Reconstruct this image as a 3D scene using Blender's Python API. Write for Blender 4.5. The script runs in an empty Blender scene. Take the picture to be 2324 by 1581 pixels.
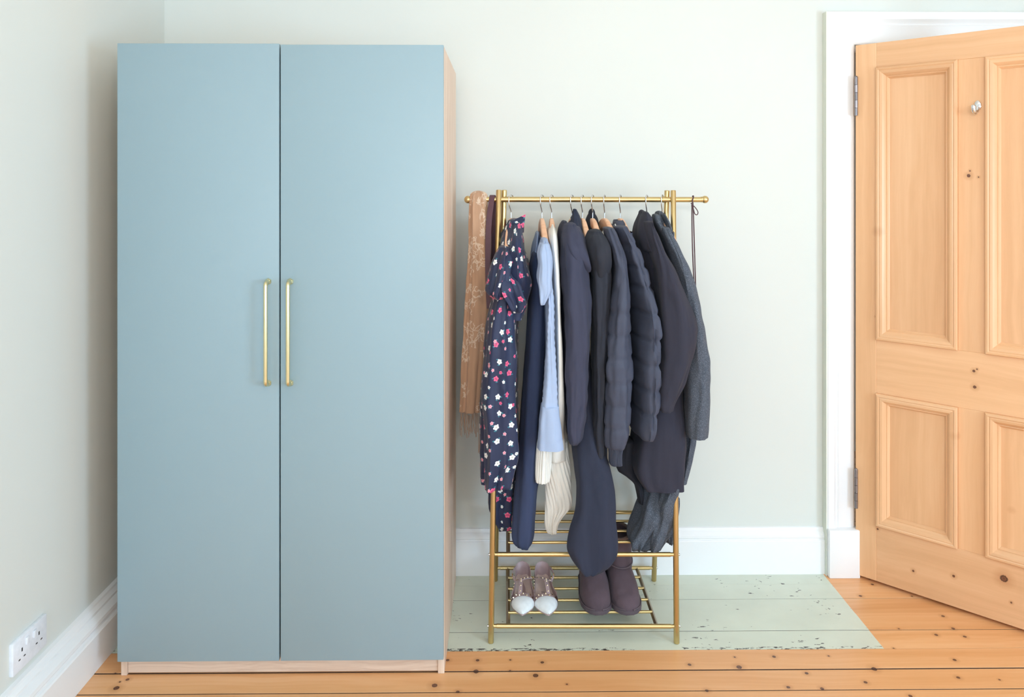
import bpy, bmesh, math, random
import numpy as np
from mathutils import Vector, Matrix, noise

# ------------------------------------------------------------------ camera, world, lights
W_PX, H_PX, F_PX = 2324.0, 1581.0, 1742.0
CAM_H, HORIZON = 1.52, 417.0
YAW = math.radians(0.58)
scene = bpy.context.scene
COL = scene.collection
PI = math.pi

cam_d = bpy.data.cameras.new('camera'); cam = bpy.data.objects.new('camera', cam_d); COL.objects.link(cam)
cam_d.sensor_width = 36.0; cam_d.sensor_fit = 'HORIZONTAL'
cam_d.lens = F_PX / W_PX * 36.0
cam_d.shift_y = (HORIZON - H_PX / 2) / W_PX
cam_d.clip_start = 0.02
cam.location = (0, 0, CAM_H); cam.rotation_euler = (PI / 2, 0, -YAW)
scene.camera = cam

world = bpy.data.worlds.new('world'); scene.world = world; world.use_nodes = True
bgn = world.node_tree.nodes['Background']
bgn.inputs[0].default_value = (0.86, 0.93, 1.0, 1); bgn.inputs[1].default_value = 1.6

def area(name, loc, target, sx, sy, power, color, disk=False):
    l = bpy.data.lights.new(name, 'AREA'); l.energy = power; l.color = color
    l.shape = 'DISK' if disk else 'RECTANGLE'; l.size = sx
    if not disk: l.size_y = sy
    o = bpy.data.objects.new(name, l); COL.objects.link(o); o.location = loc
    o.rotation_euler = (Vector(target) - Vector(loc)).to_track_quat('-Z', 'Y').to_euler()
    return o
# cool daylight through the windows (two behind the camera, one added in the right wall to light the left), the room's lamp to the right
# of the camera and an added, unseen warm fill that washes the ceiling
DAY = (0.54, 0.785, 1.0)
area('window_daylight', (2.0, -1.56, 1.30), (1.9, 3, 1.0), 1.4, 1.4, 10, DAY)
area('window_daylight', (-0.35, -1.56, 1.30), (-0.3, 3, 0.9), 1.1, 1.4, 29, DAY)
area('window_daylight', (3.22, -0.35, 1.25), (-1.3, 0.6, 0.7), 1.1, 1.2, 86, DAY)
area('room_lamp', (2.3, -1.2, 1.72), (-0.4, 3, 1.3), 0.36, 0.36, 11, (0.95, 0.98, 1.0), True)
area('ceiling_fill', (0.6, -0.6, 1.95), (0.6, 0.2, 2.78), 0.35, 0.35, 32, (1.0, 0.92, 0.82), True)

vs = scene.view_settings
vs.view_transform = 'Standard'; vs.look = 'None'; vs.gamma = 1.0; vs.exposure = -0.06
try: vs.use_curve_mapping = False
except Exception: pass
scene.display_settings.display_device = 'sRGB'
scene.cycles.use_denoising = True
scene.cycles.max_bounces = 10; scene.cycles.diffuse_bounces = 6

# ------------------------------------------------------------------ helpers
def pt(x, y, Y):
    """photo direction (x, y) met at world depth Y"""
    a = (x - W_PX / 2) / F_PX
    dx = math.sin(YAW) + a * math.cos(YAW); dy = math.cos(YAW) - a * math.sin(YAW); dz = (HORIZON - y) / F_PX
    t = Y / dy
    return Vector((dx * t, Y, CAM_H + dz * t))
def floor_pt(x, y, z=0.0):
    a = (x - W_PX / 2) / F_PX
    dx = math.sin(YAW) + a * math.cos(YAW); dy = math.cos(YAW) - a * math.sin(YAW); dz = (HORIZON - y) / F_PX
    t = (z - CAM_H) / dz
    return Vector((dx * t, dy * t, z))
def lin(c):
    return tuple(((v / 255) / 12.92 if v / 255 <= 0.04045 else ((v / 255 + 0.055) / 1.055) ** 2.4) for v in c)
def catmull(P, n_per):
    P = [np.array(p, float) for p in P]; out = []
    for i in range(len(P) - 1):
        p0 = P[max(i - 1, 0)]; p1 = P[i]; p2 = P[i + 1]; p3 = P[min(i + 2, len(P) - 1)]
        n = n_per if isinstance(n_per, int) else n_per[i]
        for k in range(n):
            t = k / n
            out.append(0.5 * (2 * p1 + (p2 - p0) * t + (2 * p0 - 5 * p1 + 4 * p2 - p3) * t * t + (3 * p1 - p0 - 3 * p2 + p3) * t ** 3))
    out.append(P[-1]); return out

class MB:
    def __init__(s): s.v = []; s.f = []; s.uv = {}; s.fm = []; s.mi = 0
    def add(s, vs_, fs_, uvs=None):
        b = len(s.v); s.v += [tuple(v) for v in vs_]
        for f in fs_: s.f.append(tuple(b + i for i in f)); s.fm.append(s.mi)
        if uvs:
            for i, u in enumerate(uvs): s.uv[b + i] = u
        return s
    def box(s, x0, x1, y0, y1, z0, z1):
        v = [(x, y, z) for z in (z0, z1) for y in (y0, y1) for x in (x0, x1)]
        return s.add(v, [(0, 2, 3, 1), (4, 5, 7, 6), (0, 1, 5, 4), (2, 6, 7, 3), (0, 4, 6, 2), (1, 3, 7, 5)])
    def bbox(s, x0, x1, y0, y1, z0, z1, b=0.002, seg=2, M=None):
        bm = bmesh.new(); bmesh.ops.create_cube(bm, size=1)
        for v in bm.verts: v.co = Vector(((x0 + x1) / 2 + v.co.x * (x1 - x0), (y0 + y1) / 2 + v.co.y * (y1 - y0), (z0 + z1) / 2 + v.co.z * (z1 - z0)))
        bmesh.ops.bevel(bm, geom=bm.edges[:], offset=b, segments=seg, profile=0.5, affect='EDGES')
        bm.verts.ensure_lookup_table()
        r = s.add([(M @ v.co if M else v.co) for v in bm.verts], [[v.index for v in f.verts] for f in bm.faces]); bm.free(); return r
    def ring_loft(s, rings, closed=True, cap0=False, cap1=False, uvs=None):
        n = len(rings[0]); vs_ = [p for r in rings for p in r]; fs_ = []
        m = n if closed else n - 1
        for i in range(len(rings) - 1):
            for j in range(m):
                a = i * n + j; b = i * n + (j + 1) % n
                fs_.append((a, b, b + n, a + n))
        if cap0: fs_.append(tuple(range(n - 1, -1, -1)))
        if cap1: fs_.append(tuple((len(rings) - 1) * n + j for j in range(n)))
        return s.add(vs_, fs_, uvs)
    def tube(s, pts, r, n=14, caps=True, squash=1.0):
        pts = [Vector(p) for p in pts]; rs = r if isinstance(r, (list, tuple)) else [r] * len(pts)
        rings = []; up = None
        for i, p in enumerate(pts):
            t = (pts[min(i + 1, len(pts) - 1)] - pts[max(i - 1, 0)]).normalized()
            if up is None:
                up = Vector((0, 0, 1)) if abs(t.z) < 0.9 else Vector((0, 1, 0))
            u = (up - t * up.dot(t)).normalized(); w = t.cross(u); up = u
            rings.append([tuple(p + (u * math.cos(2 * PI * k / n) + w * math.sin(2 * PI * k / n) * squash) * rs[i]) for k in range(n)])
        return s.ring_loft(rings, True, caps, caps)
    def ribbon(s, pts, sides, width, thick):
        """flat strap: pts path, sides = unit width vectors"""
        rings = []
        pts = [Vector(p) for p in pts]
        for i, p in enumerate(pts):
            t = (pts[min(i + 1, len(pts) - 1)] - pts[max(i - 1, 0)]).normalized()
            w = Vector(sides[i] if isinstance(sides, list) else sides); w = (w - t * w.dot(t)).normalized(); nrm = t.cross(w)
            ww = width[i] if isinstance(width, list) else width
            rings.append([tuple(p + w * a * ww / 2 + nrm * b * thick / 2) for a, b in ((-1, -.6), (-.94, -1), (.94, -1), (1, -.6), (1, .6), (.94, 1), (-.94, 1), (-1, .6))])
        return s.ring_loft(rings, True, True, True)
    def sphere(s, c, r, nu=18, nv=12, sc=(1, 1, 1)):
        c = Vector(c); rings = []
        for i in range(1, nv):
            th = PI * i / nv
            rings.append([(c.x + r * sc[0] * math.sin(th) * math.cos(2 * PI * k / nu), c.y + r * sc[1] * math.sin(th) * math.sin(2 * PI * k / nu), c.z + r * sc[2] * math.cos(th)) for k in range(nu)])
        s.ring_loft(rings, True, True, True); return s
    def pyramid(s, c, r, h, nrm, spin=0.0):
        nrm = Vector(nrm).normalized(); a = nrm.orthogonal().normalized(); a = Matrix.Rotation(spin, 3, nrm) @ a; b = nrm.cross(a); c = Vector(c)
        v = [c + a * r, c + b * r, c - a * r, c - b * r, c + nrm * h]
        return s.add(v, [(0, 1, 4), (1, 2, 4), (2, 3, 4), (3, 0, 4), (3, 2, 1, 0)])
    def build(s, name, mats, parent=None, smooth=30):
        me = bpy.data.meshes.new(name); me.from_pydata(s.v, [], s.f)
        mats = mats if isinstance(mats, (list, tuple)) else [mats]
        for m in mats: me.materials.append(m)
        if len(mats) > 1: me.polygons.foreach_set('material_index', s.fm)
        if s.uv:
            ul = me.uv_layers.new(name='UVMap')
            for lp in me.loops: ul.data[lp.index].uv = s.uv.get(lp.vertex_index, (0, 0))
        bm = bmesh.new(); bm.from_mesh(me); bmesh.ops.recalc_face_normals(bm, faces=bm.faces[:]); bm.to_mesh(me); bm.free()
        if smooth:
            me.polygons.foreach_set('use_smooth', [True] * len(me.polygons))
            me.set_sharp_from_angle(angle=math.radians(smooth))
        o = bpy.data.objects.new(name, me); COL.objects.link(o)
        if parent is not None:
            o.parent = parent
            o.matrix_parent_inverse = parent_world(parent).inverted()
        return o
def parent_world(p):
    m = p.matrix_basis.copy()
    q = p
    while q.parent is not None:
        m = q.parent.matrix_basis @ q.matrix_parent_inverse @ m if False else (q.parent.matrix_basis @ q.matrix_parent_inverse) @ m
        q = q.parent
    return m
def tag(o, label=None, cat=None, group=None, kind=None):
    if label: o['label'] = label
    if cat: o['category'] = cat
    if group: o['group'] = group
    if kind: o['kind'] = kind
    return o
def thing(name, label, cat, loc=(0, 0, 0), group=None, kind=None):
    o = bpy.data.objects.new(name, None); COL.objects.link(o); o.location = loc; o.empty_display_size = 0.05
    return tag(o, label, cat, group, kind)

# ------------------------------------------------------------------ materials
class NT:
    def __init__(s, name):
        s.m = bpy.data.materials.new(name); s.m.use_nodes = True; s.t = s.m.node_tree; s.b = s.t.nodes['Principled BSDF']
    def n(s, typ, **kw):
        nd = s.t.nodes.new(typ)
        for k, v in kw.items():
            if k.startswith('i_'):
                nd.inputs[k[2:].replace('_', ' ')].default_value = v
            else: setattr(nd, k, v)
        return nd
    def l(s, a, b): s.t.links.new(a, b)
    def coord(s, kind='Object', scale=(1, 1, 1)):
        c = s.n('ShaderNodeTexCoord'); mp = s.n('ShaderNodeMapping'); mp.inputs['Scale'].default_value = scale
        s.l(c.outputs[kind], mp.inputs['Vector']); return mp.outputs['Vector']
    def noise(s, vec, scale, detail=4, rough=0.55, dist=0.0):
        nd = s.n('ShaderNodeTexNoise'); nd.inputs['Scale'].default_value = scale; nd.inputs['Detail'].default_value = detail
        nd.inputs['Roughness'].default_value = rough; nd.inputs['Distortion'].default_value = dist
        if vec is not None: s.l(vec, nd.inputs['Vector'])
        return nd.outputs['Fac']
    def ramp(s, fac, stops, interp='LINEAR'):
        r = s.n('ShaderNodeValToRGB'); r.color_ramp.interpolation = interp
        el = r.color_ramp.elements
        while len(el) < len(stops): el.new(0.5)
        for e, (p, c) in zip(el, stops): e.position = p; e.color = (*c[:3], 1)
        s.l(fac, r.inputs[0]); return r.outputs['Color']
    def math(s, op, a, b=None, clamp=False):
        nd = s.n('ShaderNodeMath', operation=op, use_clamp=clamp)
        for i, v in enumerate((a, b)):
            if v is None: continue
            if isinstance(v, (int, float)): nd.inputs[i].default_value = v
            else: s.l(v, nd.inputs[i])
        return nd.outputs[0]
    def vmath(s, op, a, b=None):
        nd = s.n('ShaderNodeVectorMath', operation=op)
        for i, v in enumerate((a, b)):
            if v is None: continue
            if isinstance(v, (tuple, list, Vector)): nd.inputs[i].default_value = tuple(v)
            else: s.l(v, nd.inputs[i])
        return nd
    def mix(s, fac, a, b, blend='MIX'):
        nd = s.n('ShaderNodeMix', data_type='RGBA', blend_type=blend)
        for key, v in (('Factor', fac), ('A', a), ('B', b)):
            sock = [i for i in nd.inputs if i.name == key and (i.type == 'RGBA' if key != 'Factor' else i.type == 'VALUE')][0]
            if isinstance(v, (int, float)): sock.default_value = v
            elif isinstance(v, tuple): sock.default_value = (*v[:3], 1)
            else: s.l(v, sock)
        return [o for o in nd.outputs if o.type == 'RGBA'][0]
    def bump(s, h, strength=0.2, dist=0.002):
        b = s.n('ShaderNodeBump'); b.inputs['Strength'].default_value = strength; b.inputs['Distance'].default_value = dist
        s.l(h, b.inputs['Height']); s.l(b.outputs[0], s.b.inputs['Normal']); return b
    def set(s, **kw):
        for k, v in kw.items():
            key = k.replace('_', ' ')
            if isinstance(v, tuple): s.b.inputs[key].default_value = (*v[:3], 1)
            elif isinstance(v, (int, float)): s.b.inputs[key].default_value = v
            else: s.l(v, s.b.inputs[key])
        return s.m

def m_paint(name, c, rough=0.6, var=0.03, scale=3.0, bump=0.08):
    t = NT(name); v = t.coord(); f = t.noise(v, scale, 5)
    c = lin(c); a = tuple(x * (1 - var) for x in c); b = tuple(min(1, x * (1 + var)) for x in c)
    col = t.ramp(f, [(0.3, a), (0.7, b)])
    t.bump(t.noise(v, 180, 3), bump, 0.001)
    return t.set(Base_Color=col, Roughness=rough)
def m_fabric(name, c, var=0.18, sheen=0.25, weave=700, speckle=None, rough=0.85, streak=(40, 40, 3), bump=0.35):
    t = NT(name); v = t.coord(); c = lin(c)
    f = t.noise(t.coord('Object', streak), 1.0, 4)
    col = t.ramp(f, [(0.25, tuple(x * (1 - var) for x in c)), (0.75, tuple(x * (1 + var) for x in c))])
    fine = t.noise(v, weave, 2, 0.7)
    if speckle:
        s = t.noise(v, 420, 3, 0.75)
        col = t.mix(t.ramp(s, [(0.48, (0, 0, 0)), (0.66, (1, 1, 1))]), col, lin(speckle))
    t.bump(fine, bump, 0.0012)
    t.set(Sheen_Weight=sheen * .15, Sheen_Roughness=0.5, Specular_IOR_Level=0.15)
    return t.set(Base_Color=col, Roughness=rough)
def m_metal(name, c, rough=0.3, brushed=True):
    t = NT(name); c0 = lin(c); f = t.noise(t.coord(), 40, 3)
    cc = t.ramp(f, [(.3, tuple(x * .96 for x in c0)), (.7, c0)])
    rr = rough
    return t.set(Base_Color=cc, Metallic=1.0, Roughness=rr)
def m_plain(name, c, rough=0.5, metallic=0.0, **kw):
    t = NT(name); v = t.coord(); f = t.noise(v, 60, 3); c = lin(c)
    col = t.ramp(f, [(0.3, tuple(x * 0.94 for x in c)), (0.7, tuple(min(1, x * 1.04) for x in c))])
    return t.set(Base_Color=col, Roughness=rough, Metallic=metallic, **kw)

def knot_field(t, P, knots):
    """smallest normalised distance to the listed knots (P world coords)"""
    cur = None
    for (k, r) in knots:
        d = t.vmath('DISTANCE', P, k).outputs['Value']
        d = t.math('DIVIDE', d, r)
        cur = d if cur is None else t.math('MINIMUM', cur, d)
    return cur
def m_pine(name, c_lo, c_mid, c_hi, grain, knots=None, rough=0.42, along='X', paint=None, coat=0.0, jitter=True, warp=1.0):
    """grain along an axis of world/object space; knots: list of (pos, r)"""
    t = NT(name)
    tc = t.n('ShaderNodeTexCoord'); P = tc.outputs['Object']
    oi = t.n('ShaderNodeObjectInfo')
    rnd = t.vmath('SCALE', (7.3, 3.1, 5.7)); t.l(oi.outputs['Random'], rnd.inputs['Scale'])
    sc = {'X': (0.55, grain, grain), 'Z': (grain, grain, 0.55)}[along]
    # a soft large-scale warp bends the grain
    wn = t.n('ShaderNodeTexNoise'); wn.inputs['Scale'].default_value = 2.4; wn.inputs['Detail'].default_value = 2
    t.l(P, wn.inputs['Vector'])
    wv = t.vmath('SCALE', t.vmath('SUBTRACT', wn.outputs['Color'], (0.5, 0.5, 0.5)).outputs[0]); wv.inputs['Scale'].default_value = 0.05 * warp
    Pw = t.vmath('ADD', P, wv.outputs[0]).outputs[0]
    kd = None
    if knots:
        kd = knot_field(t, P, knots)
    v = t.vmath('MULTIPLY', Pw, sc).outputs[0]
    if jitter: v = t.vmath('ADD', v, rnd.outputs[0]).outputs[0]
    f1 = t.noise(v, 1.0, 5, 0.6, 0.8)
    v2 = t.vmath('MULTIPLY', v, (1.0, 7.0, 7.0) if along == 'X' else (7.0, 7.0, 1.0)).outputs[0]
    f2 = t.noise(v2, 1.0, 4, 0.6)
    f = t.math('ADD', t.math('MULTIPLY', f1, 0.65), t.math('MULTIPLY', f2, 0.35))
    col = t.ramp(f, [(0.36, lin(c_lo)), (0.5, lin(c_mid)), (0.64, lin(c_hi))])
    tone = t.ramp(oi.outputs['Random'], [(0.0, (0.93, 0.91, 0.9)), (1.0, (1.04, 1.03, 1.02))])
    col = t.mix(1.0, col, tone, 'MULTIPLY')
    if kd is not None:
        edge = t.math('ADD', kd, t.math('MULTIPLY', t.math('SUBTRACT', t.noise(P, 300, 2), 0.5), 0.5))
        halo = t.ramp(edge, [(0.30, (1, 1, 1)), (1.0, (0, 0, 0))])       # ramp works on 0..1
        halo2 = t.ramp(t.math('MULTIPLY', edge, 0.33), [(0.30, (1, 1, 1)), (1.0, (0, 0, 0))])
        col = t.mix(t.math('MULTIPLY', halo2, 0.35), col, lin((168, 100, 52)))
        core = t.ramp(edge, [(0.0, lin((96, 60, 44))), (0.5, lin((128, 82, 58))), (0.62, lin((74, 48, 40))), (1.0, lin((120, 78, 52)))])
        col = t.mix(t.ramp(edge, [(0.80, (1, 1, 1)), (1.0, (0, 0, 0))]), col, core)
    rgh = rough
    if paint:
        # old green floor paint up to a straight edge, worn through in chips along the joints
        px, py0, c_p = paint
        sx = t.n('ShaderNodeSeparateXYZ'); t.l(P, sx.inputs[0])
        inx = t.math('LESS_THAN', sx.outputs[0], px); iny = t.math('GREATER_THAN', sx.outputs[1], py0)
        mask = t.math('MULTIPLY', inx, iny)
        chipv = t.vmath('MULTIPLY', P, (1.0, 2.2, 1.0)).outputs[0]
        ch = t.noise(chipv, 26, 6, 0.62, 0.3); ch2 = t.noise(P, 5.0, 2)
        thr = t.math('ADD', t.math('MULTIPLY', ch, 0.8), t.math('MULTIPLY', ch2, 0.34))
        chip = t.ramp(thr, [(0.715, (0, 0, 0)), (0.725, (1, 1, 1))])
        chy = t.math('ABSOLUTE', t.math('SUBTRACT', sx.outputs[1], py0 + 0.004))
        edgechip = t.math('MULTIPLY', t.math('LESS_THAN', chy, 0.010), t.math('GREATER_THAN', t.math('ADD', t.noise(t.vmath('MULTIPLY', P, (1, 3, 1)).outputs[0], 34, 5, 0.7), t.math('MULTIPLY', t.noise(P, 2.6, 2), 0.6)), 0.855))
        wear = t.math('MAXIMUM', chip, edgechip)
        pc = lin(c_p); pcol = t.ramp(t.noise(P, 7, 5), [(0.3, tuple(x * 0.95 for x in pc)), (0.7, tuple(x * 1.05 for x in pc))])
        pcol = t.mix(wear, pcol, lin((72, 68, 66)))
        col = t.mix(mask, col, pcol)
        t.bump(t.math('SUBTRACT', t.math('MULTIPLY', f2, 0.25), t.math('MULTIPLY', t.math('MULTIPLY', wear, mask), 1.0)), 0.3, 0.0012)
        rgh = t.ramp(mask, [(0.0, (rough,) * 3), (1.0, (0.42,) * 3)])
    else:
        t.bump(f2, 0.12, 0.0015)
    if coat: t.set(Coat_Weight=coat, Coat_Roughness=0.25)
    return t.set(Base_Color=col, Roughness=rgh)

M = {}
M['wall'] = m_paint('wall_paint', (217, 221, 217), 0.75, 0.012, 1.6, 0.10)
M['ceiling'] = m_paint('ceiling_paint', (240, 240, 236), 0.8)
M['white'] = m_paint('white_gloss_paint', (240, 241, 243), 0.38, 0.012, 5, 0.12)
M['white_reveal'] = m_paint('wall_paint_on_trim_edge', (222, 226, 214), 0.6, 0.02, 14, 0.2)
M['blue'] = m_paint('blue_cabinet_paint', (145, 168, 178), 0.46, 0.015, 2.0, 0.05)
M['oak'] = m_pine('bleached_oak', (206, 178, 158), (222, 198, 179), (232, 212, 195), 26, None, 0.5, 'Z')
M['oak_h'] = m_pine('bleached_oak_level', (196, 168, 150), (214, 190, 172), (226, 205, 188), 40, None, 0.5, 'X')
M['brass'] = m_metal('aged_brass', (214, 190, 138), 0.34)
M['brass_dark'] = m_metal('grey_brass', (150, 134, 112), 0.42)  # greyer brass for the shelf side bars
M['gold'] = m_metal('polished_brass', (234, 222, 178), 0.30)
M['chrome'] = m_metal('chrome', (225, 226, 228), 0.12)
M['steel'] = m_metal('aged_steel_hinge', (150, 146, 150), 0.38)
M['hanger'] = m_pine('hanger_beech', (226, 172, 136), (238, 190, 156), (244, 204, 172), 30, None, 0.42, 'X')
M['plastic'] = m_plain('white_plastic', (232, 236, 244), 0.3)
M['dark'] = m_plain('dark_gap', (40, 36, 36), 0.9)
M['glass'] = NT('window_glass').set(Base_Color=(1, 1, 1), Roughness=0.02, Transmission_Weight=1.0, IOR=1.02)

# ------------------------------------------------------------------ room shell
XL, XR, YB, YF, ZC = -1.322, 3.3, 3.0, -1.65, 2.78
FR_L, FR_IN = 1.2515, 1.3640           # architrave outer / inner edge on the hinge side
D_OPEN_R, D_HEAD = 2.165, 2.062
def struct(name, mb, mat, smooth=30, parent=None):
    o = mb.build(name, mat, parent, smooth)
    if parent is None: o['kind'] = 'structure'
    return o
m = MB(); m.box(XL - .1, XR + .1, YF - .1, 4.4, -0.12, -0.022); floor = struct('floor', m, M['dark'], 0)
# floorboards: joints measured along the room depth
joints = [2.99, 2.905, 2.803, 2.705, 2.604, 2.500, 2.395, 2.297]
while joints[-1] > YF: joints.append(joints[-1] - random.Random(len(joints)).choice([0.098, 0.101, 0.104]))
joints[-1] = YF
jb = [4.35]
while jb[-1] - 0.101 > 2.99: jb.append(jb[-1] - 0.101)
joints = jb + joints
kn = []
def addk(lst, ox, oy, s):
    for (x, y, sz) in lst:
        p = floor_pt(ox + x / s, oy + y / s); kn.append(((p.x, p.y, 0.0), {'s': 2.6, 'm': 4.4, 'L': 6.6}[sz] / 700))
addk([(1258, 405, 's'), (1277, 443, 'm'), (1195, 523, 'm'), (1550, 525, 's'), (1765, 663, 'm'), (1835, 748, 'm'), (1718, 790, 'm'), (1915, 802, 'm'), (1460, 750, 's'),
      (1425, 883, 's'), (1845, 965, 'm'), (1290, 1027, 'L'), (1230, 1118, 'm'), (1870, 1085, 'm'), (598, 943, 'm'), (357, 1015, 'L'), (975, 938, 's'),
      (15, 998, 'm'), (823, 1055, 'm'), (697, 1152, 'm'), (930, 1161, 'm'), (135, 1176, 'm'), (1540, 1213, 'm'), (2155, 1100, 's'), (327, 946, 's')], 1560, 1180, 3.042)
addk([(457, 1252, 'm'), (725, 1253, 'm'), (1017, 1250, 's'), (1303, 1272, 'm'), (710, 1352, 'L'), (1015, 1346, 's'), (1243, 1387, 'L'), (340, 1476, 'L'), (547, 1533, 'm'), (1523, 1465, 's')], 900, 1180, 3.94)
addk([(1345, 1353, 'm'), (1228, 1443, 'L'), (1265, 1378, 's'), (1215, 1290, 's')], 0, 1250, 4.648)
M['floor'] = m_pine('varnished_pine_boards', (226, 162, 106), (235, 176, 122), (242, 190, 140), 9, kn, 0.36, 'X', paint=(1.243, 2.500, (214, 221, 206)), coat=0.15)
M['board_edge'] = m_plain('dark_board_edge', (70, 48, 38), .95)
for i in range(len(joints) - 1):
    y1, y0 = joints[i], joints[i + 1]
    g = 0.0021 if y1 < 2.52 or y1 > 2.99 else 0.0004
    dz = 0.0006 * math.sin(i * 2.7)
    b = MB(); b.bbox(XL, XR, y0 + g, y1 - g, -0.022, dz, 0.0005, 1)
    # raw, dark board edges down in the joints
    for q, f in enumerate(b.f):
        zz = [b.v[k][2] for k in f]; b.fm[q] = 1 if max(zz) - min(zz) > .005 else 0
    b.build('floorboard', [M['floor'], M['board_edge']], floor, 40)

def quad_wall(name, boxes, mat):
    m = MB()
    for b in boxes: m.box(*b)
    return struct(name, m, mat, 0)
quad_wall('wall_left', [(XL - .12, XL, YF, 4.4, -.1, ZC)], M['wall'])
quad_wall('wall_right', [(XR, XR + .12, YF, -1.0, -.1, ZC), (XR, XR + .12, .3, 4.4, -.1, ZC), (XR, XR + .12, -1.0, .3, -.1, .6), (XR, XR + .12, -1.0, .3, 2.2, ZC)], M['wall'])
quad_wall('wall_back', [(XL, FR_IN - 0.012, YB, YB + .13, -.1, ZC), (FR_IN - 0.012, D_OPEN_R + .012, YB, YB + .13, D_HEAD + .012, ZC), (D_OPEN_R + .012, XR, YB, YB + .13, -.1, ZC)], M['wall'])
quad_wall('wall_hall', [(XL, XR, 4.35, 4.4, -.1, ZC)], M['wall'])
wins = [(1.25, 2.75, 0.8, 2.3), (-0.95, 0.25, 0.8, 2.3)]
wb = [(XL, XR, YF - .12, YF, -.1, 0.8), (XL, XR, YF - .12, YF, 2.3, ZC), (XL, -0.95, YF - .12, YF, .8, 2.3), (.25, 1.25, YF - .12, YF, .8, 2.3), (2.75, XR, YF - .12, YF, .8, 2.3)]
quad_wall('wall_front', wb, M['wall'])
quad_wall('ceiling', [(XL - .1, XR + .1, YF - .1, 4.4, ZC, ZC + .1)], M['ceiling'])
for i, (x0, x1, z0, z1) in enumerate(wins):
    m = MB()
    for b in [(x0, x0 + .06, z0, z1), (x1 - .06, x1, z0, z1), (x0 + .06, x1 - .06, z0, z0 + .07), (x0 + .06, x1 - .06, z1 - .06, z1), (x0 + .06, x1 - .06, (z0 + z1) / 2 - .025, (z0 + z1) / 2 + .025)]:
        m.bbox(b[0], b[1], YF - .10, YF - .05, b[2], b[3], .004, 1)
    w = struct('window_%d' % (i + 1), m, M['white'], 30)
    g = MB(); g.box(x0 + .05, x1 - .05, YF - .078, YF - .074, z0 + .06, z1 - .05); g.build('pane', M['glass'], w, 0)
    s_ = MB(); s_.bbox(x0 - .05, x1 + .05, YF - .05, YF + .04, z0 - .03, z0, .006, 2); s_.build('window_sill', M['white'], w)

m = MB()
for b in [(-1.0, -.94, .6, 2.2), (.24, .3, .6, 2.2), (-.94, .24, .6, .67), (-.94, .24, 2.14, 2.2), (-.94, .24, 1.375, 1.425)]: m.bbox(XR + .05, XR + .10, b[0], b[1], b[2], b[3], .004, 1)
w = struct('window_3', m, M['white'], 30)  # unseen window, added so the left wall gets more light
g = MB(); g.box(XR + .074, XR + .078, -.95, .25, .66, 2.15); g.build('pane', M['glass'], w, 0)
s_ = MB(); s_.bbox(XR - .04, XR + .05, -1.05, .35, .57, .6, .006, 2); s_.build('window_sill', M['white'], w)

# skirting boards: profile (out, z) swept along the wall
def skirting(name, prof, path_fn, mat=None):
    m = MB(); rings = [[path_fn(o, z, e) for (o, z) in prof] for e in (0, 1)]
    m.ring_loft(rings, True, True, True); return struct(name, m, mat or M['white'], 25)
prof_b = [(0, 0), (.022, 0), (.022, .128), (.020, .131), (.0165, .132), (.0165, .137), (.0195, .141), (.019, .150), (.014, .158), (.009, .163), (.009, .168), (.006, .175), (0, .177)]
skirting('baseboard_back', prof_b, lambda o, z, e: ((XL + .02, FR_L)[e], YB - o, z))
prof_l = [(0, 0), (.050, 0), (.050, .110), (.047, .115), (.040, .117), (.040, .124), (.044, .130), (.042, .140), (.032, .148), (.024, .152), (.024, .160), (.014, .169), (.012, .175), (0, .178)]
skirting('baseboard_left', prof_l, lambda o, z, e: (XL + o, (YF, YB - .0)[e], z))
skirting('baseboard_right', prof_b, lambda o, z, e: (XR - o, (YF, YB)[e], z))
skirting('baseboard_front', prof_b, lambda o, z, e: ((XL, XR)[e], YF + o, z))

# door frame: architrave (hinge side, head, latch side), plinth block, lining, stop
AF = 2.960                              # architrave face depth
arch = thing('trim_1', None, None, (FR_L, YB, 0), kind='structure')
def arch_prof(d):                       # (across from inner edge outward, depth forward)
    return [(0, 0), (0, .024), (.006, .028), (.060, .030), (.066, .033), (.070, .028), (.074, .031), (.086, .040), (d - .006, .040), (d, .036), (d, 0)]
dW = FR_IN - FR_L; dH = .126 / dW
m = MB(); pr = arch_prof(dW)
# mitred: leg -> head -> leg in one sweep for each piece
def leg_ring(xin, sgn, z_of): return [(xin + sgn * a, YB - dpt, z_of(a)) for a, dpt in pr]
m.ring_loft([leg_ring(FR_IN, -1, lambda a: 0.18), leg_ring(FR_IN, -1, lambda a: D_HEAD + a * dH)], True, True, True); m.build('architrave', M['white'], arch, 25)
m = MB(); m.ring_loft([[(FR_IN - a, YB - dp, D_HEAD + a * dH) for a, dp in pr], [(D_OPEN_R + a, YB - dp, D_HEAD + a * dH) for a, dp in pr]], True, True, True); m.build('architrave_head', M['white'], arch, 25)
m = MB(); m.ring_loft([leg_ring(D_OPEN_R, 1, lambda a: 0.18), leg_ring(D_OPEN_R, 1, lambda a: D_HEAD + a * dH)], True, True, True); m.build('architrave', M['white'], arch, 25)
m = MB(); m.box(FR_L - .003, FR_L, YB - .036, YB, 0.0, D_HEAD + .126); m.build('painted_edge', M['white_reveal'], arch, 0)
for x0, x1 in ((FR_L + .001, FR_IN + .008), (D_OPEN_R - .008, D_OPEN_R + dW)):
    m = MB(); m.bbox(x0, x1, AF - .018, YB, 0, .186, .004, 2); m.build('plinth_block', M['white'], arch)
m = MB(); m.box(FR_IN - .012, FR_IN, YB, YB + .13, 0, D_HEAD); m.box(D_OPEN_R, D_OPEN_R + .012, YB, YB + .13, 0, D_HEAD); m.box(FR_IN - .012, D_OPEN_R + .012, YB, YB + .13, D_HEAD, D_HEAD + .012)
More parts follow.
